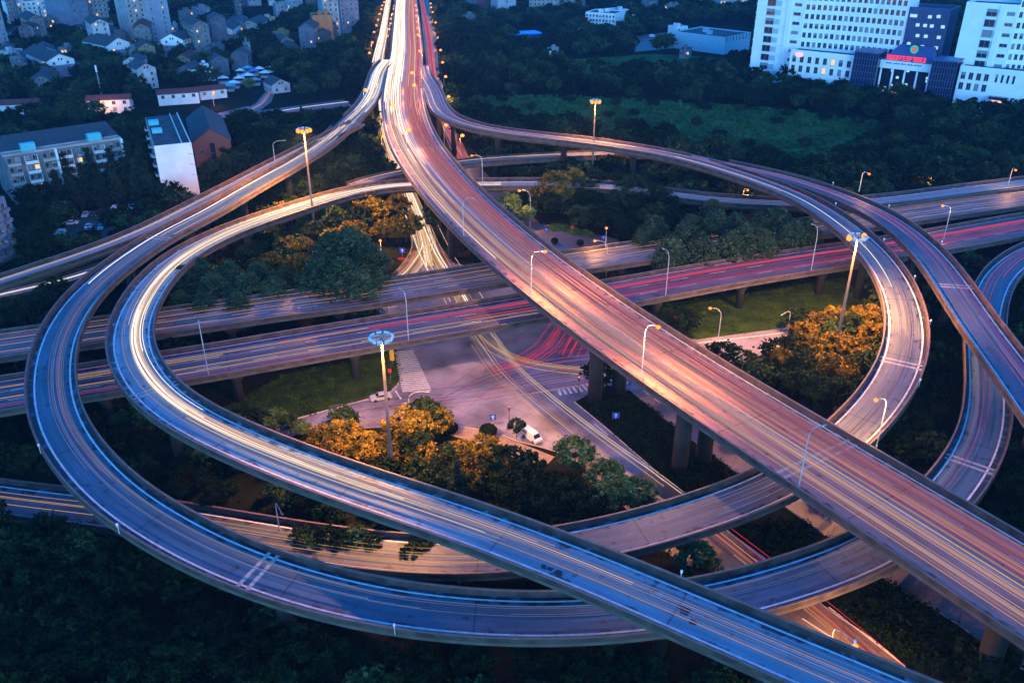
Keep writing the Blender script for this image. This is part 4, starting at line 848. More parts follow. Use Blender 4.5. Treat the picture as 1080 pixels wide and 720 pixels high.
low_row((212,106),(240,103),4.5,'small white red roofed house beside the market')
street_lamp(109,123,0,107,108,'orange street lamp in front of the middle red roofed house',1,5500)
street_lamp(226,112,0,226,101,'orange street lamp in a tree near the market',1,2500)
gable_house('gable_house',(62,57),(36,47),13,9.5,7.5,'two tone gabled house at the far left with white gable top',white_p,roof_d,'two tone gabled houses',blue_p)
gable_house('gable_house',(124,40),(98,35),15,11,8,'two tone gabled house between the two left towers',white_p,roof_d,'two tone gabled houses',blue_p)
gable_house('gable_house',(180,36),(199,30),16,12.5,7.5,'two tone gabled house right in front of the balcony tower',white_p,roof_d,'two tone gabled houses',blue_p)
gable_house('gable_house',(233,26),(247,17),15,11.5,7,'two tone gabled house right of the balcony tower',white_p,roof_d,'two tone gabled houses',blue_p)
gable_house('gable_house',(262,22),(274,16),13,10.5,7,'grey gabled house with cluttered balconies',grey_p,roof_d,'grey houses')
flat_block('town_house',(282,30),(292,29),10,20,'small pale yellow house right of the gabled houses',mat('cream_render',(.5,.42,.25),.8,.2,.3),litp=.1)
flat_block('town_house',(208,27),(224,26),12,10,'blue grey town house behind the gabled houses',blue_p)
flat_block('town_house',(217,58),(230,57),9,49,'small dark house among trees above the market',blue_p)
flat_block('town_house',(292,18),(310,17),12,6,'pale town house in the trees near the top edge',grey_p,litp=.08)
flat_block('town_house',(232,5),(262,4),14,-8,'row of pale flats cut by the top edge',grey_p,litp=.08)
flat_block('town_house',(104,12),(130,10),14,-10,'pale flats between the towers at the top edge',grey_p,litp=.08)
flat_block('tower_block',(-25,62),(13,58),18,-30,'dark tower block at the top left corner',blue_p,H=60,sides='front right',litp=.02)
flat_block('tower_block',(12,26),(62,22),16,4,'broad white apartment block with many windows behind the left trees',white_p,balc=1,litp=.05)
flat_block('tower_block',(80,40),(99,37),26,-20,'slim blue grey tower with dark window bays on its right',blue_p,H=55,cols=2,sides='front right',sidecols=6,litp=.06)
flat_block('tower_block',(99,34),(118,32),18,-20,'tower with dark balconies behind the slim blue one',grey_p,H=52,balc=2,litp=.06)
flat_block('tower_block',(142,52),(160,50),20,-20,'tower flank stacked with cluttered balconies',grey_p,H=58,balc=2,litp=.05)
flat_block('tower_block',(160.5,50),(184,46),20,-20,'plain pale tower face with one column of small windows',mat('pale_blue_render',(.33,.37,.45),.8,.15,.25),H=58,cols=2,ww=1.0,litp=.03)
flat_block('tower_block',(333,52),(353,51),16,18,'brown tower block lit warm beside the highway',mat('brown_render',(.42,.17,.07),.85,.25,.3),cols=1,ww=.9,sides='left',sidecols=4)
flat_block('tower_block',(344,44),(360,43),16,-20,'pale tower behind the brown block',grey_p,H=58,litp=.05,balc=1)
flat_block('tower_block',(361,36),(380,34),18,-20,'tall blue tower left of the highway at the top edge',blue_p,H=70,litp=.05)
for i,(x,w,c) in enumerate(((188,14,grey_p),(204,12,blue_p),(262,14,grey_p),(284,16,white_p),(306,14,blue_p))):
    flat_block('tower_block',(x,8-i*.6),(x+w,7.4-i*.6),14,-30,('grey','blue','plain grey','white','dark blue')[i]+' tower rising out of the top edge, '+('first','second','third','fourth','fifth')[i]+' from the balcony tower',c,H=45,litp=.1)
wall_s=[mat('sooty_grey_render',(.17,.175,.19),.85,.35,.3),mat('sooty_blue_render',(.09,.12,.17),.85,.35,.3),mat('dulled_white_render',(.42,.44,.47),.8,.3,.3),mat('dark_render',(.07,.075,.09),.85,.3,.3),mat('dull_cream_render',(.24,.2,.13),.8,.3,.3)]
rr=random.Random(12)
TOWN=[]
for i in range(62):
    for _ in range(40):
        x=rr.uniform(-20,380); y=rr.uniform(6,86)
        if x>300 and y>60: continue
        if x>365-y*.3: continue
        if any(abs(x-a)<13 and abs(y-b)<7 for a,b in TOWN): continue
        if 228<x<292 and 66<y: continue
        if 60<x<244 and y>72: continue
        break
    else: continue
    TOWN.append((x,y)); w=rr.uniform(7,13)*(.6+y/200); yb=y+rr.uniform(-.9,.9); H=rr.choice((6.5,9.5,9.5,12.5,15.5)) if y>30 else rr.choice((12.5,18,24,30)); k=rr.choice((0,0,1,1,2,2,3,4))
    if rr.random()<.45 and y>14: gable_house('town_house',(x,y),(x+rr.uniform(-13,13),y-rr.uniform(3,6)),H*.7+2.6,H*.7,5.0,'low pitched roof house among the trees of the old town',wall_s[k],roof_d if rr.random()<.75 else roof_red,'pitched roof houses of the old town')
    else: flat_block('town_house',(x,y),(x+w,yb),rr.uniform(8,13),0,'flat roofed '+('grey','blue grey','white','dark','cream')[k]+' town block among the trees of the old town',wall_s[k],H=H,cols=3,group='flat roofed blocks of the old town',litp=.14,sides='front right',sidecols=2)
for i,(x,y,w,H,k) in enumerate([(590,12,12,14,2),(606,8,10,18,0),(676,14,16,10,1),(700,18,12,9,0),(735,10,14,12,2),(548,8,9,22,1),(642,6,12,16,3),(660,30,14,7,2),(600,44,12,5,2),(486,30,8,9,0),(560,50,14,4,0),(574,60,9,4,2),(716,62,10,5,0)]):
    flat_block('town_house',(x,y),(x+w,y+.6),12,0,'%s block in the far trees, %s'%(('grey','blue grey','white','dark','cream')[k],['left of the school','directly above the school','behind the playing field','above the yard','near the office block','beside the blue tower','small and dark at the top edge','low and long by the yard','low one below the round trees','by the far frontage lamps','low wall building by the blue shed','by the pale column','hidden by trees at the shed'][i]),wall_s[k],H=H,cols=4,litp=.12)
# radio mast and white column
def aerial(x,y,ytop,label,r=.25,m=None,col2=False):
    b=g(x,y); h=hz(b,ytop); o=empty('radio_mast',b,0,label,'mast'); mb=MB(); mb.tube([(0,0,0),(0,0,h*.8)],[r*1.3,r],6); mb.build('pole',steel,o); mb=MB(); mb.tube([(0,0,h*.8),(0,0,h)],r*1.9,8); mb.build('antenna',white_p,o)
aerial(108,104,69,'slim radio mast with white antenna behind the middle red roof'); aerial(217,82,64,'white chimney like mast on the market roofs',.6); 
def column(x,y,yt,label):
    b=g(x,y); h=hz(b,yt); o=empty('light_column',b,0,label,'column'); mb=MB(); mb.tube([(0,0,0),(0,0,h)],.55,8); mb.build('shaft',mat('column_paint',(.62,.52,.34),.6,.2,1),o); mb=MB(); mb.cbox((0,0,h+.25),1.3,1.3,.5); mb.build('cap',white_p,o)
column(580,76,55,'pale column at the corner of the far meadow')
# market of stalls and tents
for i,(x,y,w,c) in enumerate([(240,96,9,'teal'),(247,93,7,'white'),(253,88,6,'white'),(262,85,7,'white'),(268,80,6,'blue'),(274,78,6,'white'),(281,82,7,'white'),(262,77,6,'teal'),(254,80,5,'white'),(236,88,6,'white'),(286,76,5,'white'),(270,90,6,'dark')]):
    p=g(x,y); m={'teal':mat('teal_canvas',(.1,.45,.55),.7,.15,.5),'white':white_p,'blue':mat('blue_canvas',(.1,.2,.5),.7,.15,.5),'dark':grey_p}[c]
    o=empty('market_stall',p,random.uniform(-.4,.4),'%s canopied market stall, %s'%(c,['nearest to the road bend','left of the white one','at the middle row','beside the road','at the rear row','near the pole','at the road side end','at the back left','in the middle back','at the left end','at the far right','next to the lane'][i]),'stall','market stalls beside the town road')
    mb=MB(); h=3.0; mb.poly([(-w/2,-w*.35,h),(w/2,-w*.35,h),(0,0,h+1.4)]); mb.poly([(w/2,-w*.35,h),(w/2,w*.35,h),(0,0,h+1.4)]); mb.poly([(w/2,w*.35,h),(-w/2,w*.35,h),(0,0,h+1.4)]); mb.poly([(-w/2,w*.35,h),(-w/2,-w*.35,h),(0,0,h+1.4)]); mb.build('canopy',m,o)
    mb=MB(); mb.box((-w*.4,-w*.25,0),(w*.8,0,0),(0,w*.5,0),(0,0,1.1)); mb.build('counter',grey_p,o)
    for sx in (-1,1):
        for sy in (-1,1): mb=MB(); mb.tube([(sx*w*.46,sy*w*.32,0),(sx*w*.46,sy*w*.32,h)],.07,5); mb.build('post',steel,o)
flat_block('market_hall',(203,88),(228,85),14,76,'pale hall with gabled front at the market',white_p,cols=5,litp=.08)
# right hand side: blue shed, white school, sheds
def shed():
    a,b=g(541,47),g(571,45); B_=Block('blue_shed',a,b,'open shed with a bright blue roof in the far trees','shed'); W_=B_.W
    for x in (0,W_/2,W_):
        for y in (0,14): mb=MB(); mb.tube([(x,y,0),(x,y,6)],.25,6); mb.build('post',steel,B_.root)
    B_.box('roof',-1.5,W_+1.5,-1.5,15.5,6,6.4,mat('blue_sheet_roof',(.03,.38,.75),.5,.15,.2)); B_.box('fascia',-1.6,W_+1.6,-1.7,-1.505,5.2,6.5,mat('blue_fascia',(.02,.08,.5),.5,.1,.5))
shed()
flat_block('school_block',(617,31),(648,33),22,14,'white three storey block with roof terrace in the far trees',white_p,rows=3,cols=9,sides='front left',sidecols=3,litp=.06)
flat_block('tower_block',(525,22),(544,21),16,-25,'plain blue tower at the top right of the highway',mat('pale_blue_render',(.33,.37,.45),.8,.15,.25),H=45,cols=1,litp=0)
flat_block('tower_block',(558,17),(588,18),18,-2,'pale block with blue end wall behind the round trees',grey_p,cols=7,litp=.05)
flat_block('tower_block',(500,14),(512,13),14,-25,'dark flats with lit windows at the top edge right of the highway',blue_p,H=40,litp=.2)
flat_block('tower_block',(514,16),(523,15),14,-25,'narrow dark red block next to the plain blue tower',mat('dark_red_render',(.2,.08,.09),.85,.2,.3),H=40,litp=.12)
flat_block('long_shed',(763,58),(790,52),40,41,'large pale shed with dark flat roof left of the hospital',mat('pale_sheet',(.32,.52,.62),.6,.12,.6),roof_d,rows=1,cols=8,ww=1.0,wh=3,litp=0)
flat_block('gate_house',(712,47),(724,46),10,30,'small white stair tower at the corner of the large shed',white_p,rows=3,cols=2,litp=.15)
flat_block('office_block',(758,15),(790,13),18,1,'low office block with warm lit upper windows left of the hospital tower',grey_p,rows=2,cols=10,litp=.5)
flat_block('school_block',(650,25),(662,24),14,12,'small white block with flat roof beside the playing field',white_p,rows=2,cols=3,litp=.05)
flat_block('tower_block',(670,4),(700,3),16,-20,'purple grey block at the top edge',blue_p,H=30,litp=.1)
# ------------------------------------------------------------------ hospital
P0=g(785,84); P1=g(1078,120); H_U=(P1-P0)/np.linalg.norm(P1-P0); H_N=np.array([H_U[1],-H_U[0],0])
def fac(px,py,d=0.):   # photo point -> (s along the front, height) on the plane d metres behind the front line
    u=(px-540)/FPX; v=(py-360)/FPX; dirn=np.array([u,cP-v*sP,-(sP+v*cP)]); o=np.array([0,0,CAM_H]); q=P0-H_N*d
    t=np.dot(q-o,H_N)/np.dot(dirn,H_N); p=o+dirn*t; return np.dot(p-P0,H_U),p[2]
fw=mat('hospital_white',(.82,.88,.9),.7,.08,.2)
def hblock(name,label): return Block(name,P0,P1,label,'hospital')
def band(B_,x0,x1,y,z,t=.35,d=.4,m=None): return B_.box('floor_band',x0,x1,y-d,y,z,z+t,m or fw)
FH=4.75
def wing(name,label,xl,xseam,xr,ytl,nfl,first_tower,zt,curv,cols,yb):
    """a white end tower with dark window bays and, set back beside it, a curved slab of paired windows"""
    B_=hblock(name,label); s0=fac(xl,84)[0]; s1=fac(xseam,84 if xl<900 else 100,2)[0]; s2=fac(xr,84 if xl<900 else 100,12)[0]
    W_=s1-s0; B_.box('tower_wall',s0,s1,0,22,0,zt,fw); B_.roofline(s0,s1,0,22,zt+.002,fw,1.6); B_.box('roof',s0+.4,s1-.4,.4,21.6,zt+.004,zt+.2,roof_flat)
    a,b=(.22,.40) if xl<900 else (.42,.62)
    n=int((zt-4)/FH)
    for r in range(n):
        z=zt-FH*(r+1)+.6
        if z<7: break
        B_.win(s0+W_*(a+b)/2,0,z,W_*(b-a),3.3,'dark'); 
        B_.box('spandrel',s0+W_*(b+.01),s0+W_*(b+.13),-.35,0,z+.2,z+2.9,mat('pale_spandrel',(.4,.55,.62),.6,.1,.3)); band(B_,s0+W_*a,s0+W_*.66,0,z-.75)
        B_.win(s0+W_*.88,0,z+.9,W_*.15,1.5,'dark')
        if xl<900: 
            for yy in (4,9,14): B_.win(s0,yy,z+.5,1.6,1.8,'dark','left')
            mb=MB(); mb.box((s0-.9,1,z),(.9,0,0),(0,1.6,0),(0,0,1.2)); mb.build('air_unit_ledge',grey_p,B_.root)
    B_.box('fin',s0+W_*.66,s0+W_*.76,-.6,0,0,zt+1,fw)
    # curved slab
    K=cols; L_=s2-s1; xs=[s1+L_*k/K for k in range(K+1)]; sag=lambda k:2.0+curv*(math.sin(math.pi*k/K)*.5+ .5*k/K)
    mb=MB(); F_=[(x,sag(k)) for k,x in enumerate(xs)]
    zc=zt-1.5 if xl<900 else zt+4
    for (xa,ya),(xb,yb_) in zip(F_[:-1],F_[1:]): mb.quad((xa,ya,0),(xb,yb_,0),(xb,yb_,zc),(xa,ya,zc))
    mb.quad((s2,F_[-1][1],0),(s2,26,0),(s2,26,zc),(s2,F_[-1][1],zc)); mb.quad((s1,26,0),(s1,F_[0][1],0),(s1,F_[0][1],zc),(s1,26,zc)); mb.quad((s2,26,0),(s1,26,0),(s1,26,zc),(s2,26,zc))
    mb.poly([(x,y,zc) for x,y in F_]+[(s2,26,zc),(s1,26,zc)]); mb.build('curved_wall',fw,B_.root)
    nr=int((zc-2)/FH)
    for r in range(nr):
        z=zc-FH*(r+1)+1.4
        if z<11: break
        for k in range(K):
            (xa,ya),(xb,yb_)=F_[k],F_[k+1]; ang=math.atan2(yb_-ya,xb-xa)
            glz='blue' if (xl>900 and r<2) else 'dark'
            B_.win((xa+xb)/2-.05*math.sin(ang)*0,(ya+yb_)/2,z,min(2.3,L_/K*.62),2.5,glz,math.pi+ang)
        mb=MB()
        for k in range(K):
            (xa,ya),(xb,yb_)=F_[k],F_[k+1]; mb.box((xa,ya-.22,z-1.25),(xb-xa,yb_-ya,0),(0,.2,0),(0,0,.3))
        mb.build('floor_band',fw,B_.root)
    for k in range(5): X=s1+(s2-s1)*(.1+.17*k); B_.box('roof_plant',X,X+4+k%2*2,14,18,zc+.01,zc+2.6,grey_p)
    B_.done(); return B_
wing('hospital_wing','tall white hospital wing on the left with concave window front and end tower',789,838,946,0,12,0,54,5,18,0)
wing('hospital_wing','white hospital wing on the right behind the lower annexe with blue glazed top floors',1001,1052,1125,7,10,0,47,4,12,0)
def podium(px0,px1,yt,label,cols,rows,d=-9,extra=None,yb=88):
    s0,z=fac(px0,yt,d); s1,_=fac(px1,yt,d); B_=hblock('hospital_annexe',label); z=max(z,10)
    B_.box('wall',s0,s1,d,1.9 if px0<900 else 6,0,z,fw); B_.roofline(s0,s1,d,1.9 if px0<900 else 6,z+.002,fw,1.0); B_.box('roof',s0+.4,s1-.4,d+.4,1.5,z+.004,z+.15,roof_flat)
    for r in range(rows):
        for k in range(cols): B_.win(s0+(s1-s0)*(k+.6)/(cols+.2)*(1 if not extra else .5),d,z-5.2-r*4.9,2.0,3.2,'lit' if (r+k)%11==5 else 'dark')
    if extra:
        for k in range(4): B_.win(s0+(s1-s0)*(.58+.085*k),d,z-5.2,1.0,3.6,'dark')
        B_.box('porch_roof',s0+(s1-s0)*.55,s0+(s1-s0)*.83,d-3,d,7.2,8.4,glass_b); B_.box('lit_entrance',s0+(s1-s0)*.62,s0+(s1-s0)*.76,d-.05,d-.002,.3,3.6,emis('warm_entrance',(1,.62,.35),0.36,False)); B_.box('red_sign_board',s0+(s1-s0)*.6,s0+(s1-s0)*.78,d-3.2,d-3.01,5.6,6.8,emis('red_white_sign',(1,.45,.35),0.48,False))
    else:
        B_.box('pink_sign',s0+(s1-s0)*.09,s0+(s1-s0)*.2,d-.2,d-.002,z-2.4,z-.5,emis('pink_sign',(1,.35,.5),0.45,False))
    B_.done(); return s0,s1,z
podium(834,903,54,'low white hospital annexe with two rows of dark windows on the left',8,2)
podium(1013,1085,71,'low white hospital annexe with lit porch at the right edge',4,2,-9,True)
def glassbox(px0,px1,yt,label,d=-12):
    s0,z=fac(px0,yt,d); s1,_=fac(px1,yt,d); B_=Block('glass_hall',P0,P1,label,'glass hall','glazed stair halls of the hospital'); B_.box('glass_wall',s0,s1,d,1.8,0,z,glass_b)
    mb=MB(); n=9
    for k in range(n+1): x=s0+(s1-s0)*k/n; mb.box((x-.09,d-.16,0),(.18,0,0),(0,.156,0),(0,0,z))
    for k in range(7): zz=z*k/7+.3; mb.box((s0,d-.12,zz),(s1-s0,0,0),(0,.116,0),(0,0,.16))
    mb.build('mullions',mat('blue_metal',(.05,.10,.25),.4,.1,1),B_.root); B_.box('roof',s0-.2,s1+.2,d-.2,1.8,z+.004,z+.6,mat('blue_metal',(.05,.10,.25),.4,.1,1))
glassbox(902,928,55,'dark blue glazed hall left of the hospital entrance'); glassbox(984,1011,64,'dark blue glazed hall right of the hospital entrance')
def centre():
    B_=Block('hospital_tower',P0,P1,'dark blue central hospital tower with scattered lit windows behind the entrance','hospital'); d=8; s0,_=fac(948,60,d); s1,_=fac(992,60,d); z=fac(965,11,d)[1]
    B_.box('glass_wall',s0,s1,d,28,0,z,mat('dark_blue_cladding',(.035,.065,.17),.35,.2,.3)); B_.roofline(s0,s1,d,28,z+.002,mat('dark_blue_cladding',(.035,.065,.17),.35,.2,.3),1.5)
    mb=MB()
    for k in range(13): x=s0+(s1-s0)*k/12; mb.box((x-.1,d-.22,0),(.2,0,0),(0,.216,0),(0,0,z))
    mb.build('mullions',mat('blue_metal',(.05,.10,.25),.4,.1,1),B_.root)
    for fx,fz in ((.2,.92),(.55,.92),(.3,.82),(.48,.82),(.64,.82),(.9,.82),(.35,.70),(.55,.70),(.86,.70),(.18,.6),(.52,.58),(.85,.58),(.12,.92),(.75,.93)):
        B_.box('lit_pane',s0+(s1-s0)*fx-.9,s0+(s1-s0)*fx+.9,d-.26,d-.222,z*fz,z*fz+1.5,emis('cyan_window',(.45,.85,1.0),0.22,False))
    # entrance: white portico, columns, red lettering, emblem
    d=-8; E_=Block('hospital_entrance',P0,P1,'white hospital entrance portico with red roof lettering and green emblem','entrance'); a,zt=fac(929,63,d); b,_=fac(984,68,d); zb=fac(929,71.5,d)[1]; zt=max(zt,zb+3)
    E_.box('portico_beam',a,b,d,d+6,zb,zt,fw); E_.box('glass_wall',a+.3,b-.3,d+6.1,d+15,0,zb+1,glass_b)
    for k in range(5): x=a+.8+(b-a-1.6)*k/4; mb=MB(); mb.tube([(x,d+1,0),(x,d+1,zb)],.5,10); mb.build('column',fw,E_.root,smooth=True)
    for k in range(12):
        x=a+2+(b-a-4)*rng.random(); z_=2+rng.random()*(zb-3); E_.box('lit_pane',x-.7,x+.7,d+6.0,d+6.098,z_,z_+1.2,emis('cyan_window',(.45,.85,1.0),0.22,False))
    mb=MB(); mb.quad((a+1,d+.6,zt+.4),(b-1,d+.6,zt+.4),(b-3,d+13,zt+6.5),(a+5,d+13,zt+6.5)); mb.quad((a+5,d+13,zt+6.5),(b-3,d+13,zt+6.5),(b-1,d+14,zt),(a+1,d+14,zt)); mb.poly([(a+1,d+.6,zt+.4),(a+5,d+13,zt+6.5),(a+1,d+14,zt)]); mb.poly([(b-3,d+13,zt+6.5),(b-1,d+.6,zt+.4),(b-1,d+14,zt)]); mb.build('glass_roof',mat('blue_metal',(.05,.10,.25),.4,.1,1),E_.root)
    redm=emis('red_letters',(1,.03,.04),0.48); n=12; x0=a+2.5; cw=(b-a-6)/n; r2=random.Random(3); base=E_.box('letter_rail',x0-.3,x0+n*cw+.2,d+.25,d+.4,zt+.25,zt+.45,steel)
    for k in range(n):
        mb=MB(); X=x0+k*cw; w_=cw*.82; Hh=2.1; z0=zt+.5
        def bar(xa,za,xb,zb_,t=.28):
            mb.box((X+min(xa,xb)*w_-(t/2 if xa==xb else 0),d+.2,z0+min(za,zb_)*Hh-(t/2 if za==zb_ else 0)),(max(abs(xb-xa)*w_,t),0,0),(0,.2,0),(0,0,max(abs(zb_-za)*Hh,t)))
        bar(0,.95,1,.95); bar(.5,0,.5,1) if r2.random()<.6 else bar(.15,0,.15,.9); bar(.1,.5,.9,.5)
        if r2.random()<.6: bar(0,.1,1,.1)
        if r2.random()<.5: bar(.88,0,.88,.9)
        if r2.random()<.4: bar(.2,.72,.8,.72)
        mb.build('red_character',redm,E_.root)
    ec=(a+b)/2+1.0; ez=zt+5.4; dd=d+6.5; mb=MB()
    def ring(r0,r1,y,mi):
        for k in range(24):
            t0,t1=2*math.pi*k/24,2*math.pi*(k+1)/24; mb.quad((ec+r0*math.cos(t0),y,ez+r0*math.sin(t0)),(ec+r0*math.cos(t1),y,ez+r0*math.sin(t1)),(ec+r1*math.cos(t1),y,ez+r1*math.sin(t1)),(ec+r1*math.cos(t0),y,ez+r1*math.sin(t0)),mi)
    ring(1.35,2.0,dd,0); ring(0.001,1.35,dd+.02,1); mb.box((ec-.32,dd-.12,ez-.95),(.64,0,0),(0,.1,0),(0,0,1.9),2); mb.box((ec-.95,dd-.1,ez-.32),(.62,0,0),(0,.08,0),(0,0,.64),2); mb.box((ec+.33,dd-.1,ez-.32),(.62,0,0),(0,.08,0),(0,0,.64),2)
    mb.tube([(ec,dd+.3,ez-4),(ec,dd+.3,ez)],.15,6,3)
    mb.build('emblem',[emis('emblem_green',(.04,.55,.35),0.27,False),mat('emblem_ground',(.1,.3,.3),.5,0),emis('emblem_red',(1,.05,.05),0.42,False),steel],E_.root)
    mb=MB()
    for k in range(34):
        if k in(6,13,19,26): continue
        x=a+3+(b-a-8)*k/34; mb.box((x,d-.08,zt-1.5),(.34,0,0),(0,.076,0),(0,0,.5+.3*(k%3==0)))
    mb.build('dark_lettering',mat('dark_letters',(.03,.06,.2),.5,0),E_.root)
    s,_=fac(950,91,-14); S_=Block('lit_sign',P0,P1,'red and gold illuminated sign standing before the hospital entrance','sign'); S_.box('post',s-.3,s+.3,-14.2,-13.8,0,3.4,steel); S_.box('panel',s-3.6,s+4.2,-14.3,-13.7,3.4,5.4,emis('gold_sign',(1,.75,.4),0.45)); S_.box('red_panel',s-5,s-3.6,-14.3,-13.7,3.2,5.8,emis('red_sign_lit',(1,.1,.08),0.45))
centre()
# ------------------------------------------------------------------ vegetation
def leaf_mat(name,c,c2,rnd=.25):
    m=mat(name,c,.85,0,spec=.06); t=m.node_tree; b=t.nodes['Principled BSDF']; L=t.links.new
    geo=t.nodes.new('ShaderNodeNewGeometry'); n=t.nodes.new('ShaderNodeTexNoise'); n.inputs['Scale'].default_value=.42; n.inputs['Detail'].default_value=2; L(geo.outputs['Position'],n.inputs['Vector'])
    mx=t.nodes.new('ShaderNodeMix'); mx.data_type='RGBA'; cr=t.nodes.new('ShaderNodeMapRange'); cr.inputs[1].default_value=.35; cr.inputs[2].default_value=.65; L(n.outputs[0],cr.inputs[0]); L(cr.outputs[0],mx.inputs[0]); mx.inputs[6].default_value=(*c2,1); mx.inputs[7].default_value=(*c,1)
    wn=t.nodes.new('ShaderNodeNewGeometry'); oi=t.nodes.new('ShaderNodeObjectInfo'); ad=t.nodes.new('ShaderNodeMath'); ad.operation='ADD'; L(wn.outputs['Random Per Island'],ad.inputs[0]); L(oi.outputs['Random'],ad.inputs[1])
    mr=t.nodes.new('ShaderNodeMapRange'); mr.inputs[2].default_value=2; mr.inputs[3].default_value=1-rnd*1.5; mr.inputs[4].default_value=1+rnd*1.5; L(ad.outputs[0],mr.inputs[0])
    hs=t.nodes.new('ShaderNodeHueSaturation'); L(mr.outputs[0],hs.inputs['Value']); L(mx.outputs[2],hs.inputs['Color']); L(hs.outputs[0],b.inputs['Base Color'])
    return m
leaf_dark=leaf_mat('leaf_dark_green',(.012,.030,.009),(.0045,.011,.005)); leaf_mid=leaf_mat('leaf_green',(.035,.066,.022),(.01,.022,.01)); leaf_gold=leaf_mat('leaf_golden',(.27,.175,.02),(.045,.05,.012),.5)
leaf_fresh=leaf_mat('leaf_fresh_green',(.11,.18,.06),(.04,.08,.03)); leaf_pop=leaf_mat('leaf_poplar',(.06,.10,.045),(.022,.042,.022)); leaf_con=leaf_mat('leaf_conifer',(.026,.042,.026),(.012,.02,.013))
def leaf_quads(C,size,r,up=.35):
    """leaf faces at centres C"""
    n=len(C); a=r.normal(size=(n,3)); a/=np.linalg.norm(a,axis=1)[:,None]; b=r.normal(size=(n,3)); b[:,2]+=up; b-=a*(a*b).sum(1)[:,None]; b/=np.linalg.norm(b,axis=1)[:,None]
    s=size*r.uniform(.6,1.35,(n,1)); a*=s; b*=s*.62
    return np.stack([C-a,C-b*.9,C+a,C+b*.9],1).reshape(-1,3)
def quads_mesh(name,V,m):
    n=len(V)//4; me=bpy.data.meshes.new(name); me.vertices.add(len(V)); me.vertices.foreach_set('co',V.astype(np.float32).ravel())
    me.loops.add(len(V)); me.loops.foreach_set('vertex_index',np.arange(len(V),dtype=np.int32)); me.polygons.add(n); me.polygons.foreach_set('loop_start',np.arange(0,len(V),4,dtype=np.int32)); me.materials.append(m); me.update(calc_edges=True); return me
def crown_pts(r,h,rad,z0,ncl,per,shape='broad',cs=.9):
    """clumps spread through an uneven crown volume; unit tree of height h"""
    C=[]
    for _ in range(ncl):
        if shape=='broad':
            d=r.normal(size=3); d/=np.linalg.norm(d); d[2]=d[2]*.8+.1; rr=rad*r.uniform(.45,1.0)**.6; c=np.array([d[0]*rr,d[1]*rr,z0+(h-z0)*.5+d[2]*(h-z0)*.5*r.uniform(.55,1)])
        elif shape=='tall':
            f=r.uniform(0,1)**.9; rr=rad*(math.sin(math.pi*min(1,f*.85+.12)))*r.uniform(.3,1.05); an=r.uniform(0,6.28); c=np.array([rr*math.cos(an),rr*math.sin(an),z0+(h-z0)*f])
        else:
            f=r.uniform(0,1)**1.4; rr=rad*(1-f)*r.uniform(.35,1.0)+.1; an=r.uniform(0,6.28); c=np.array([rr*math.cos(an),rr*math.sin(an),z0+(h-z0)*f])
        k=max(3,int(per*r.uniform(.6,1.4))); s=cs*r.uniform(.6,1.3); C.append(c+r.normal(size=(k,3))*np.array([s,s,s*.62])*.55)
    return np.concatenate(C)
def trunk_mesh(h,z0,rad,limbs,seed):
    r=random.Random(seed); mb=MB(); top=z0+(h-z0)*.55; mb.tube([(0,0,-.2),(.05,0,z0*.5),(.1,.05,z0),(.05,.1,top)],[rad*1.3,rad,rad*.8,rad*.3],7)
    for k in range(limbs):
        a=2*math.pi*k/limbs+r.uniform(-.4,.4); L_=(h-z0)*.42; z=z0*(.8+.25*r.random()); mb.tube([(.08,.04,z),(math.cos(a)*L_*.5,math.sin(a)*L_*.5,z+L_*.6),(math.cos(a)*L_*.85,math.sin(a)*L_*.85,z+L_*1.1)],[rad*.5,rad*.32,rad*.1],5)
    return mb.mesh('trunk',bark)
PROTO={}
def proto(kind,i,m,h,rad,z0,ncl,per,shape,size,cs,trad,limbs):
    r=np.random.default_rng(100+i*17+hash(kind)%7 if False else 100+i*17+len(kind)*5); V=leaf_quads(crown_pts(r,h,rad,z0,ncl,per,shape,cs),size,r); PROTO.setdefault(kind,[]).append((quads_mesh('crown',V,m),trunk_mesh(h,z0,trad,limbs,i),h))
for i in range(4): proto('broad',i,leaf_dark,9,4.0+.4*(i%2),1.8,62,56,'broad',.34,.78,.22,5)
for i in range(3): proto('green',i,leaf_mid,9,4.1,1.8,58,60,'broad',.34,.8,.22,5)
for i in range(3): proto('gold',i,leaf_gold,8,3.7+.35*i,1.2,64,62,'broad',.3,.72,.2,5)
for i in range(2): proto('fresh',i,leaf_fresh,8,3.8,1.5,58,62,'broad',.31,.72,.2,5)
for i in range(3): proto('poplar',i,leaf_pop,16,4.3,2.5,240,28,'tall',.34,.95,.26,6)
for i in range(2): proto('conifer',i,leaf_con,15,3.2,1.5,200,26,'cone',.33,.7,.25,3)
for i in range(2): proto('bush',i,leaf_dark,2.6,2.2,.2,40,30,'broad',.26,.6,.1,3)
def ball_bush():
    r=np.random.default_rng(5); d=r.normal(size=(1500,3)); d/=np.linalg.norm(d,axis=1)[:,None]; d=d*np.array([1.25,1.25,1.05])*r.uniform(.88,1.02,(1500,1)); d[:,2]+=1.1; PROTO['ball']=[(quads_mesh('crown',leaf_quads(d,.17,r),leaf_dark),trunk_mesh(1.2,.3,.08,2,3),2.1)]
ball_bush()
NAMES={'broad':('broadleaf_tree','tree'),'green':('broadleaf_tree','tree'),'gold':('golden_tree','tree'),'fresh':('broadleaf_tree','tree'),'poplar':('poplar_tree','tree'),'conifer':('conifer_tree','tree'),'bush':('shrub','shrub'),'ball':('clipped_bush','bush')}
BASE={}; NTREE=[0]
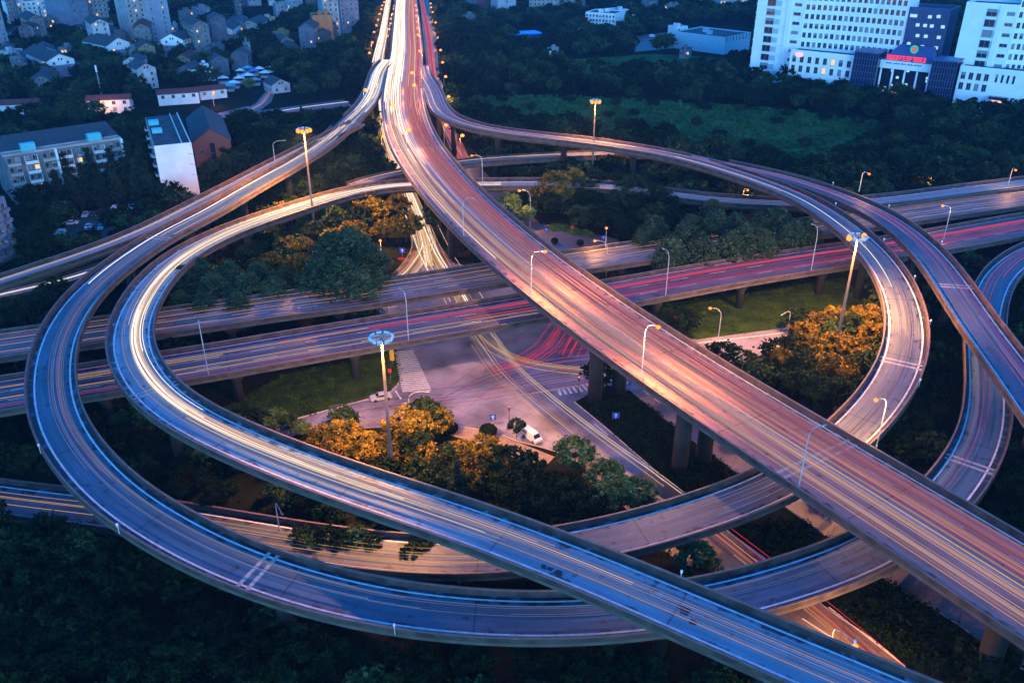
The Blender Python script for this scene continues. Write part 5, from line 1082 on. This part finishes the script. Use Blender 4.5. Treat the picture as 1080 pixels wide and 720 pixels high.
def tree(kind,x,y,h,label,group=None,wid=1.0,sq=None):
    """x, y in metres"""
    k=random.randrange(len(PROTO[kind])); cm,tm,h0=PROTO[kind][k]; s=h/h0; nm,cat=NAMES[kind]
    key=(kind,k)
    if key not in BASE:
        root=empty(nm); link('trunk',tm,root); link('crown',cm,root); BASE[key]=root
    else: root=copy_tree(BASE[key])
    root.location=(x,y,0); root.rotation_euler=(0,0,random.uniform(0,6.28)); root.scale=(s*wid,s*wid,s); 
    for q in ('label','category','group'):
        if q in root: del root[q]
    tag(root,label,cat,group); NTREE[0]+=1; TREES.append((x,y,(4.2 if kind!='bush' else 2.3)*s*wid,h)); return root
TREES=[]
def tp(kind,px,py,h,label,group=None,wid=1.0,f=.6):
    p=g(px,py,h*f); tree(kind,p[0],p[1],h,label,group,wid)
# golden trees lit by the masts
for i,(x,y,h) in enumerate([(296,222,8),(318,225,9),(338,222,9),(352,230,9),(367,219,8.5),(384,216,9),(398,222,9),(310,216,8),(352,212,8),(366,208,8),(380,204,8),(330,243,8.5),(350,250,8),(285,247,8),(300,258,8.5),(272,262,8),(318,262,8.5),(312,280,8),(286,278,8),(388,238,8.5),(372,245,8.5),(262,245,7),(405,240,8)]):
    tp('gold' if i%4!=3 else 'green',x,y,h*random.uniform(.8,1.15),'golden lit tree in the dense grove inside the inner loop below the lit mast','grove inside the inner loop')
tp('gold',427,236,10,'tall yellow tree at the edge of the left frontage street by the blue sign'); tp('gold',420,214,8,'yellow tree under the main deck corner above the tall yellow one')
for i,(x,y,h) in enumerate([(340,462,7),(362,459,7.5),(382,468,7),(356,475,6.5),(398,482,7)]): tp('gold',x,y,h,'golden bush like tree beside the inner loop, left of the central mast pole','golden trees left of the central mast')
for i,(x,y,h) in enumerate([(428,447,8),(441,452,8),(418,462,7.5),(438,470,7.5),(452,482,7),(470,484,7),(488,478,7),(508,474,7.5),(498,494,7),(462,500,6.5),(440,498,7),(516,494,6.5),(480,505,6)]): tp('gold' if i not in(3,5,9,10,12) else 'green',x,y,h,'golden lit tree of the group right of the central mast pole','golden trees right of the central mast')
tp('green',448,435,8,'darker olive tree behind the brightest golden trees by the crossroads',None); tp('gold',458,442,7,'brownish tree at the right of the olive one by the crossroads')
tp('conifer',482,505,9,'small dark conifer among the golden trees by the inner loop')
for i,(x,y,h) in enumerate([(535,512,7),(552,518,8),(566,520,6),(585,520,7),(602,522,7.5),(575,530,7),(545,530,6.5),(618,530,7),(600,512,6)]): tp('broad',x,y,h,'dark leafy tree in the clump between the inner loop and the car street','dark clump above the inner loop')
for i,(x,y,h) in enumerate([(607,478,8),(640,502,7.5),(655,515,7.5),(672,520,7),(640,525,7)]): tp('fresh',x,y,h,'fresh green tree at the street edge above the lower ramp','fresh green street trees')
tp('fresh',735,590,7,'single bright green tree in the triangle between the two lower ramps')
tp('green',545,449,4.6,'little street tree on the pavement beside the white car',None,.8); tp('ball',475,451,2.3,'round clipped bush on the pavement, left one of the pair',None,1.1,.5); tp('ball',515,454,2.5,'round clipped bush on the pavement, right one by the blue sign',None,1.15,.5)
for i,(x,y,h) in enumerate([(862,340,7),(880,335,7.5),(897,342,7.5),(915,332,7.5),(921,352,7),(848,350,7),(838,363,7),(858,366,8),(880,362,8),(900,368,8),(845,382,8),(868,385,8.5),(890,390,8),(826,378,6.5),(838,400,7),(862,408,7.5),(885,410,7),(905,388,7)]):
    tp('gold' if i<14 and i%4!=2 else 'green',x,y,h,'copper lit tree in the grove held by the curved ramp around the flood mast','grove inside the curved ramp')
for i,(x,y,h) in enumerate([(812,383,5),(822,392,5)]): tp('broad',x,y,h,'low dark red brown shrub tree at the pink street end','shrubs at the pink street')
for i,(x,y,h) in enumerate([(583,203,9),(600,199,9.5),(592,214,8.5),(575,214,8)]): tp('gold',x,y-8,h*1.3,'orange lit tree by the flood mast in front of the meadow','orange trees at the meadow mast')
for i,(x,y,h) in enumerate([(615,207,9),(632,200,9),(650,200,9),(668,205,10),(620,224,8),(640,229,7.5),(655,219,9),(672,224,8.5),(606,228,7),(688,214,9),(560,213,5),(700,222,9),(692,236,9),(708,240,9)]): tp('broad' if i%3 else 'green',x,y-7,h*1.25,'dark green tree in the planting behind the hedge island','trees behind the hedge island')
tp('fresh',536,214,9,'pale round tree tight against the right side of the main deck'); tp('fresh',553,225,7,'pale round tree behind the curved lamp by the main deck')
for i,(x,y,h) in enumerate([(690,250,13),(706,258,13),(722,247,14),(738,255,13),(754,246,14),(770,252,13),(786,245,14),(802,250,13),(818,243,14),(834,240,13),(848,236,12),(728,232,12),(750,230,12),(775,230,12),(800,228,12),(824,226,11),(676,262,10)]):
    tp('poplar',x,y+(15 if i%4 else 0),h*1.12,'feathery dark poplar in the row between the cross highway carriageways','poplar row between the carriageways',1.3)
for i,(x,y,h) in enumerate([(182,292,15),(200,283,15),(215,300,15),(232,288,15.5),(250,300,15),(262,286,14),(278,302,14),(240,318,13),(205,318,13),(180,315,12),(290,290,12),(168,298,11)]): tp('poplar',x+12,y+10,h*.86,'feathery dark poplar standing against the inside of the inner loop','poplars inside the inner loop',1.35)
for i,(x,y,h) in enumerate([(352,280,17),(372,277,17.5),(388,290,15),(340,300,15),(362,305,15),(380,312,13),(395,305,11)]): tp('poplar',x,y-4,h*1.1,'tall feathery poplar of the clump in front of the farther cross highway','poplar clump at the cross highway',1.4)
for i,(x,y,h) in enumerate([(384,148,8),(396,157,8),(376,163,8),(392,172,8),(362,170,7.5),(408,176,8),(372,183,7.5),(352,180,7),(388,187,6.5),(340,192,6),(400,187,6.5)]): tp('green' if i%3 else 'broad',x,y,h,'green tree on the slope between the outer loop and the left frontage street','trees between outer loop and frontage')
tp('gold',375,186,7,'dark gold tree on the slope beside the small unlit lamp')
# conifers and dark trees by the apartments and car park
for i,(x,y,h) in enumerate([(70,180,15),(82,172,16),(95,176,16),(105,170,16),(118,176,16),(88,192,15),(104,192,15),(120,190,15),(75,200,14),(132,185,15),(60,196,13)]): tp('conifer',x,y,h,'dark conifer before the long apartment slab','conifers at the apartment slab',1.15)
for i,(x,y,h) in enumerate([(140,150,17),(146,162,17),(150,175,17),(154,188,15),(144,186,15),(137,168,16)]): tp('conifer',x,y,h,'tall dark conifer squeezed between the slab and the white gable','conifers beside the white gable',1.2)
for i,(x,y,h) in enumerate([(40,205,11),(52,215,11),(38,225,11),(48,238,10),(35,248,10),(62,212,10),(30,262,8),(44,258,8)]): tp('broad',x,y,h,'dark rounded tree between the left edge block and the car park','dark trees left of the car park')
for i,(x,y,h) in enumerate([(232,158,9),(240,172,9),(252,165,9),(248,182,8),(236,188,7),(262,172,8),(222,180,8),(215,192,7)]): tp('green',x,y,h,'tree crowding the slip road right of the brick hall','trees by the brick hall')
tp('fresh',285,170,6,'yellow green bush beside the slip road fork'); tp('fresh',292,164,6,'yellow green bush at the tip of the slip road fork'); tp('fresh',144,247,5.5,'bright yellow green bush overhanging the outer loop and slip road')
tp('fresh',262,88,7,'yellow green tree by the town road above the bend',None)
for i,(x,y,h) in enumerate([(290,112,9),(318,112,8)]): tp('conifer',x,y+8,h,'lone dark conifer beside the straight town road','conifers on the town road',.8)
for i,(x,y,h) in enumerate([(48,308,6),(60,300,6),(38,318,6)]): tp('green',x,y,h,'green bush by the low lane at the left edge','bushes by the low lane')
for i,(x,y,h) in enumerate([(20,335,9),(8,350,9),(12,370,8),(-8,340,9),(-5,385,6)]): tp('broad',x,y,h,'black green tree outside the outer loop at the left edge','dark trees outside the outer loop')
for i,(x,y,h) in enumerate([(12,470,5),(28,480,5),(40,470,4.5),(20,492,4),(5,455,5),(50,492,3.5)]): tp('green' if i%2 else 'broad',x,y,h,'low dark shrub between the cross highway and the lower left road','shrubs at the lower left road')
for i,(x,y,h) in enumerate([(10,580,9),(35,588,9.5),(60,596,8.5),(15,615,9),(88,582,9),(105,595,9),(45,625,9),(90,625,8.5),(120,620,8),(10,650,9),(70,655,9)]): tp('green' if i in(0,4) else 'broad',x,y,h,'dim yellow green tree in the dark lower left corner','dim trees of the lower left corner')
for i,(x,y,h) in enumerate([(205,650,6),(225,665,7),(195,680,7),(245,690,7),(280,672,6),(180,700,7),(310,700,7),(350,690,6),(400,700,6.5),(440,705,6),(150,680,6),(130,660,6.5),(265,715,6),(100,690,7),(50,690,8),(30,720,8),(500,705,6),(560,700,6),(600,705,6),(650,700,7),(680,712,7),(620,720,7)]):
    tp('broad',x,y,h,'dark tree under the lower sweep of the outer loop','dark trees under the outer loop')
for i,(x,y,h) in enumerate([(330,572,4.5),(345,566,5),(362,570,5),(378,566,5),(392,575,4.5),(318,566,4.5),(435,585,5),(445,578,5)]): tp('fresh' if i in (0,3) else 'green',x,y,h,'shrubby tree between the two loops over the orange lit road','shrubs between the loops')
for i,(x,y,h) in enumerate([(130,455,5),(150,470,5),(170,478,5),(190,492,5),(215,505,4.5),(240,515,4.5),(160,500,4.5),(185,515,4.5),(225,525,4.5)]): tp('broad',x,y,h,'dark shrubby tree in the shade between outer and inner loop','dark shrubs between the loops')
for i,(x,y,h) in enumerate([(275,437,4.5),(292,438,4.5),(305,446,4.5),(318,450,4),(265,432,4),(285,448,4)]): tp('fresh' if i%2 else 'green',x,y,h,'green bush at the lawn corner beside the inner loop','bushes at the lawn corner')
for i,(x,y,h) in enumerate([(958,425,7),(975,410,7.5),(990,395,7),(1002,375,7),(968,448,7),(985,432,7),(1000,412,6.5),(945,462,6.5),(960,470,6.5),(990,350,6),(1005,345,6),(948,480,5),(1008,395,6)]): tp('broad',x,y,h,'dark tree filling the strip between the curved ramp and the lower loop','dark trees between the right ramps')
for i,(x,y,h) in enumerate([(1072,480,7),(1078,460,7),(1085,500,7),(1070,510,6.5),(1078,530,6.5),(1060,545,6),(1090,445,7),(1078,335,6),(1085,320,6)]): tp('green' if i%3==0 else 'broad',x,y,h,'dark tree at the right edge outside the lower loop','dark trees at the right edge')
for i,(x,y,h) in enumerate([(385,100,0),]): pass
for i,(x,y) in enumerate([(516,133),(526,136),(508,130),(545,131),(556,133),(568,135),(580,136),(592,138),(604,139),(616,141),(628,142),(640,144)]): tp('fresh' if i%3 else 'green',x,y-7,6,'bright bush peeping over the curved ramp at the meadow edge','bushes along the ramp at the meadow')
for i,(x,y) in enumerate([(404,92),(402,130),(399,140)]): pass
for x,y,zb,gr in LAMPPOS:
    if zb>1: continue
    sgn=-1 if 'left' in gr else 1 if 'right' in gr else 0
    if 'between' in gr: continue
    far=y>420
    for k in range(2 if far else 3):
        X=x+(sgn*random.uniform(2.2,4.5) if sgn else random.uniform(-3.5,3.5)); Y=y-random.uniform(1.5,6)*(1 if far else .6)
        if any(d.near(X,Y)[0]<d.w/2+1.2 for d in DK.values()): continue
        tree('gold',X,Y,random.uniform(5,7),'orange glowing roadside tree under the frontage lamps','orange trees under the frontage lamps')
# hedge on the island, shrubs of the median: leafy masses
def hedge(name,label,pts,w,h,m,cat='hedge',dens=46,kind=None):
    r=np.random.default_rng(len(label)); P=crv([g(x,y) for x,y in pts],12); L=np.r_[0,np.cumsum(np.linalg.norm(np.diff(P,axis=0),axis=1))]; n=int(L[-1]*w*dens)
    t=r.uniform(0,L[-1],n); C=np.stack([np.interp(t,L,P[:,i]) for i in range(3)],1); T=np.gradient(P,axis=0); T/=np.linalg.norm(T,axis=1)[:,None]
    N_=np.stack([np.interp(t,L,-T[:,1]),np.interp(t,L,T[:,0])],1); o=r.uniform(-.5,.5,n); C[:,:2]+=N_*(o*w)[:,None]
    bump=.6+.4*np.sin(C[:,0]*1.3)*np.cos(C[:,1]*1.1); C[:,2]=h*bump*np.sqrt(np.clip(1-(2*o)**2*.8,0,1))*r.uniform(.55,1,n); ob=link(name,quads_mesh(name,leaf_quads(C,.24,r),m)); tag(ob,label,cat,None,kind); return ob
hedge('hedge','clipped yellow green hedge curving round the island right of the main deck',[(580,243),(590,240),(600,243),(612,247),(625,247)],4.2,1.6,leaf_mat('leaf_hedge',(.12,.2,.03),(.06,.1,.02)))
tp('ball',585,254,1.8,'small round bush at the left tip of the hedge island',None,1,.5); tp('ball',612,256,1.8,'small round bush before the hedge island',None,1,.5)
MED=[(622,418),(660,428),(712,470),(770,520),(840,575),(900,620),(960,665)]
def area_leaves(name,label,poly,n,h,m,size=.26,kind='stuff',cat='shrubs',seed=1,ymax=None):
    r=np.random.default_rng(seed); P=np.array([g(x,y)[:2] for x,y in poly]); lo,hi=P.min(0),P.max(0); C=[]; PP=[tuple(p) for p in P]; tries=0
    while len(C)<n and tries<n*12:
        tries+=1; q=r.uniform(lo,hi)
        if inpoly(q[0],q[1],PP): C.append((q[0],q[1],r.uniform(0,1)))
    C=np.array(C); k=30; D3=np.repeat(C,k,axis=0); D3=D3+np.concatenate([r.normal(0,.55,(len(D3),2)),np.zeros((len(D3),1))],1); D3[:,2]=np.abs(r.normal(.35,.33,len(D3)))*h*(.5+np.repeat(C[:,2],k)); D3[:,2]=np.clip(D3[:,2],.03,h*1.3)
    ob=link(name,quads_mesh(name,leaf_quads(D3,size,r),m)); tag(ob,label,cat,None,kind); return ob
area_leaves('median_shrubs','dark shrubs covering the median under the main deck',[(612,425),(662,417),(712,455),(775,502),(792,510),(735,528),(690,492),(640,450)],620,1.5,leaf_dark,.25)
area_leaves('median_shrubs','dark shrubs in the triangle between the orange street and the main deck piers',[(880,640),(935,615),(1005,660),(1042,690),(1075,712),(985,712),(920,670)],330,1.4,leaf_dark,.25,seed=2)
area_leaves('median_shrubs','dark shrubs under the lower ramps beside the gold lit street',[(775,555),(850,552),(900,590),(880,632),(812,588)],260,1.3,leaf_dark,.25,seed=3)
area_leaves('meadow_growth','tall grass and scrub of the green meadow',P_MEADOW,1500,1.1,leaf_mat('meadow_blades',(.045,.15,.04),(.018,.06,.02)),.55,cat='grass',seed=4)
area_leaves('lawn_growth','rough grass of the lawn behind the main deck',P_LAWN,260,.4,leaf_mat('lawn_blades',(.05,.1,.018),(.018,.04,.008)),.2,cat='grass',seed=5)
area_leaves('lawn_growth','rough grass of the lawn by the zebra crossing',P_LAWN2,300,.4,leaf_mat('lawn_blades',(.05,.1,.018),(.018,.04,.008)),.2,cat='grass',seed=6)
for i,(x,y) in enumerate([(560,112),(600,124),(642,120),(655,128),(668,118),(702,135),(735,128),(760,140),(790,150),(810,158),(745,112),(820,126),(850,150),(690,146),(720,150),(505,106),(530,103),(600,104),(650,107),(690,108),(740,110),(780,114),(830,119),(870,122),(905,127),(930,134),(915,150),(895,165),(860,180),(835,184),(800,170),(770,163),(520,124)]): tp('bush' if i%3 else 'green',x,y,3.5 if i%3 else 6,'lone bush in the open green meadow','bushes in the meadow')
path_m=mat('trodden_earth',(.11,.085,.05),.95,.3,.3)
mb=MB(); pp=crv([g(x,y) for x,y in ((520,112),(600,110),(680,122),(760,128),(850,140),(905,160))],6)
for a,b in zip(pp[:-1],pp[1:]):
    n=np.array([-(b-a)[1],(b-a)[0],0]); n/=np.linalg.norm(n)*1.0; z=np.array([0,0,.035]); mb.quad(a-n*.9+z,b-n*.9+z,b+n*.9+z,a+n*.9+z)
tag(mb.build('footpath',path_m),kind='structure')
# the rest of the wooded ground: nearest trees one by one, the far wood as one mass
BAN=[[(465,445),(545,462),(600,478),(650,505),(600,508),(540,495),(480,472)],[(600,420),(680,405),(800,500),(880,560),(940,610),(1090,712),(960,720),(800,600),(722,530)],P_MEADOW,P_MEADOW2,P_LAWN,P_LAWN2,P_INTER,P_SOUTH,P_FRS,P_FL,P_FRN,P_NE,P_TOWNROAD,P_TOWNROAD2,P_LOT,P_FRONTYARD,P_YARD,
 [(145,120),(190,116),(248,112),(248,178),(215,222),(172,222)],[(-5,165),(135,145),(135,200),(-5,225)],[(-60,190),(25,190),(25,330),(-60,330)],[(232,76),(290,76),(294,100),(240,108),(230,98)],[(92,108),(141,106),(141,128),(92,130)],[(166,100),(240,96),(240,118),(166,121)],[(-10,112),(44,110),(44,130),(-10,132)],[(395,-20),(422,-20),(412,60),(410,140),(440,250),(400,290),(400,200),(392,120),(384,70)],[(440,-20),(455,-20),(468,75),(480,130),(495,165),(470,165),(445,70)],
 [(405,-20),(460,-20),(480,140),(560,230),(640,330),(600,340),(470,250),(420,190),(395,110)],
 [(780,40),(1000,58),(1140,80),(1140,126),(1010,118),(985,112),(925,106),(860,93),(780,88)],
 [(535,30),(578,30),(578,52),(535,52)],[(612,10),(665,10),(652,40),(612,38)],[(708,25),(800,25),(795,66),(760,66),(708,56)],
 [(30,58),(78,56),(78,80),(30,80)],[(92,44),(140,42),(143,62),(92,62)],[(140,40),(186,40),(206,58),(200,70),(140,60)],[(220,34),(256,30),(256,56),(220,56)],[(328,25),(362,25),(362,60),(328,60)],[(255,8),(300,8),(300,40),(255,40)],[(262,108),(368,103),(372,116),(272,128)],[(-30,30),(20,30),(20,70),(-30,70)],[(8,8),(65,8),(65,34),(8,34)],[(72,12),(120,12),(120,45),(72,45)]]
cand=[]
HSES=[o for o in bpy.data.objects if o.parent is None and o.name.split('.')[0] in('town_house','gable_house','tower_block','school_block','row_house')]
HXY=np.array([(o.location.x,o.location.y) for o in HSES])
def try_site(x,y,rad,h):
    px,py=proj((x,y,0))
    if y>380 and ((np.abs(HXY[:,0]+4-x)<7.5)&(y-HXY[:,1]<15)&(y-HXY[:,1]>-16)).any(): return False
    if not(-70<px<1150 and -35<py<800): return False
    if any(inpoly(px,py,Q) for Q in BAN): return False
    for d in DK.values():
        dd,z=d.near(x,y)
        if dd<d.w/2+rad*.75 and z<h+2.5: return False
        if dd<d.w/2-1: 
            if h>z-3: return False
    return True
seen=[(a,b,c) for a,b,c,_ in TREES]; SX=np.array([s[:2] for s in seen]); SR=np.array([s[2] for s in seen])
y=30.
while y<1010:
    st=7.4 if y<260 else (8.4 if y<450 else 11.0)
    half=.64*y+90
    x=-half
    while x<half:
        X,Y=x+rng.uniform(-.4,.4)*st,y+rng.uniform(-.4,.4)*st; x+=st
        h=rng.uniform(6.5,10.5) if Y>250 else rng.uniform(4,8)
        if (np.hypot(SX[:,0]-X,SX[:,1]-Y)<SR*.75+1.0).any(): continue
        cl=math.sin(X*.021+1.3)+math.sin(Y*.027-.6)+math.sin((X+Y)*.013)
        if 300<Y<450 and cl<-1.9: continue
        if not try_site(X,Y,3.4*h/9,h): continue
        cand.append((X,Y,h))
    y+=st
cand.sort(key=lambda c:c[0]**2+c[1]**2+95**2)
NEED=max(0,288-NTREE[0]); 
for X,Y,h in cand[:NEED]:
    px,py=proj((X,Y,0)); reg='in the lower left darkness' if px<400 and py>420 else 'among the loops' if px<560 and py>300 else 'under the right hand ramps' if py>250 else 'in the right hand woods' if px>600 else 'in the left hand woods'
    tree('broad' if rng.random()<.7 else 'green',X,Y,h,'small dark green tree standing '+reg,'trees '+reg)
FW={}
r=np.random.default_rng(11); VV=[[],[]]
lows=[[leaf_quads(crown_pts(np.random.default_rng(50+i),9,4.6,1.0,46,n_,'broad',1.25),sz,np.random.default_rng(60+i)) for i in range(5)] for n_,sz in ((16,.62),(8,.95))]
for X,Y,h in cand[NEED:]:
    far=Y>480; L_=lows[1 if far else 0]; V=L_[r.integers(5)]; a=r.uniform(0,6.28); c,s=math.cos(a),math.sin(a); k=h/9*(1.28 if far else 1.05); kw=k*r.uniform(.9,1.25)
    VV[int(r.random()<.4)].append(np.stack([(V[:,0]*c-V[:,1]*s)*kw+X,(V[:,0]*s+V[:,1]*c)*kw+Y,V[:,2]*k],1))
for vv,m,l in ((VV[0],leaf_dark,'dark green woods spreading between town and meadow to the top edge'),(VV[1],leaf_mid,'lighter green trees mixed through the far woods')):
    if vv: tag(link('distant_woods',quads_mesh('distant_woods',np.concatenate(vv),m)),l,'woods',None,'stuff')
# undergrowth on the open soil near the ramps
C=[]
while len(C)<5200:
    Y=rng.uniform(45,300); X=rng.uniform(-.66*Y-50,.66*Y+50); px,py=proj((X,Y,0))
    if any(inpoly(px,py,Q) for Q in BAN[:17]): continue
    C.append((X,Y,rng.uniform(.3,1.5)))
C=np.array(C); k=15; D3=np.repeat(C,k,axis=0); D3+=np.concatenate([rng.normal(0,.8,(len(D3),2)),np.zeros((len(D3),1))],1); D3[:,2]=np.abs(rng.normal(0,.6,len(D3)))*D3[:,2]
tag(link('undergrowth',quads_mesh('undergrowth',leaf_quads(D3,.3,rng),leaf_dark)),'dark undergrowth and weeds covering the soil around the ramps','undergrowth',None,'stuff')
print('TREES',NTREE[0],'CAND',len(cand),'objects',len(bpy.data.objects))

# ------------------------------------------------------------------ evening haze
mb=MB(); mb.box((-1600,-330,-1.2),(3200,0,0),(0,2100,0),(0,0,112)); hm=bpy.data.materials.new('haze'); hm.use_nodes=True; ht=hm.node_tree; ht.nodes.clear()
pv=ht.nodes.new('ShaderNodeVolumePrincipled'); pv.inputs['Color'].default_value=(.3,.62,1,1); pv.inputs['Density'].default_value=.0001; pv.inputs['Anisotropy'].default_value=.2
ho=ht.nodes.new('ShaderNodeOutputMaterial'); ht.links.new(pv.outputs[0],ho.inputs['Volume']); tag(mb.build('haze',hm),'thin blue evening haze over the whole valley','haze',None,'stuff')
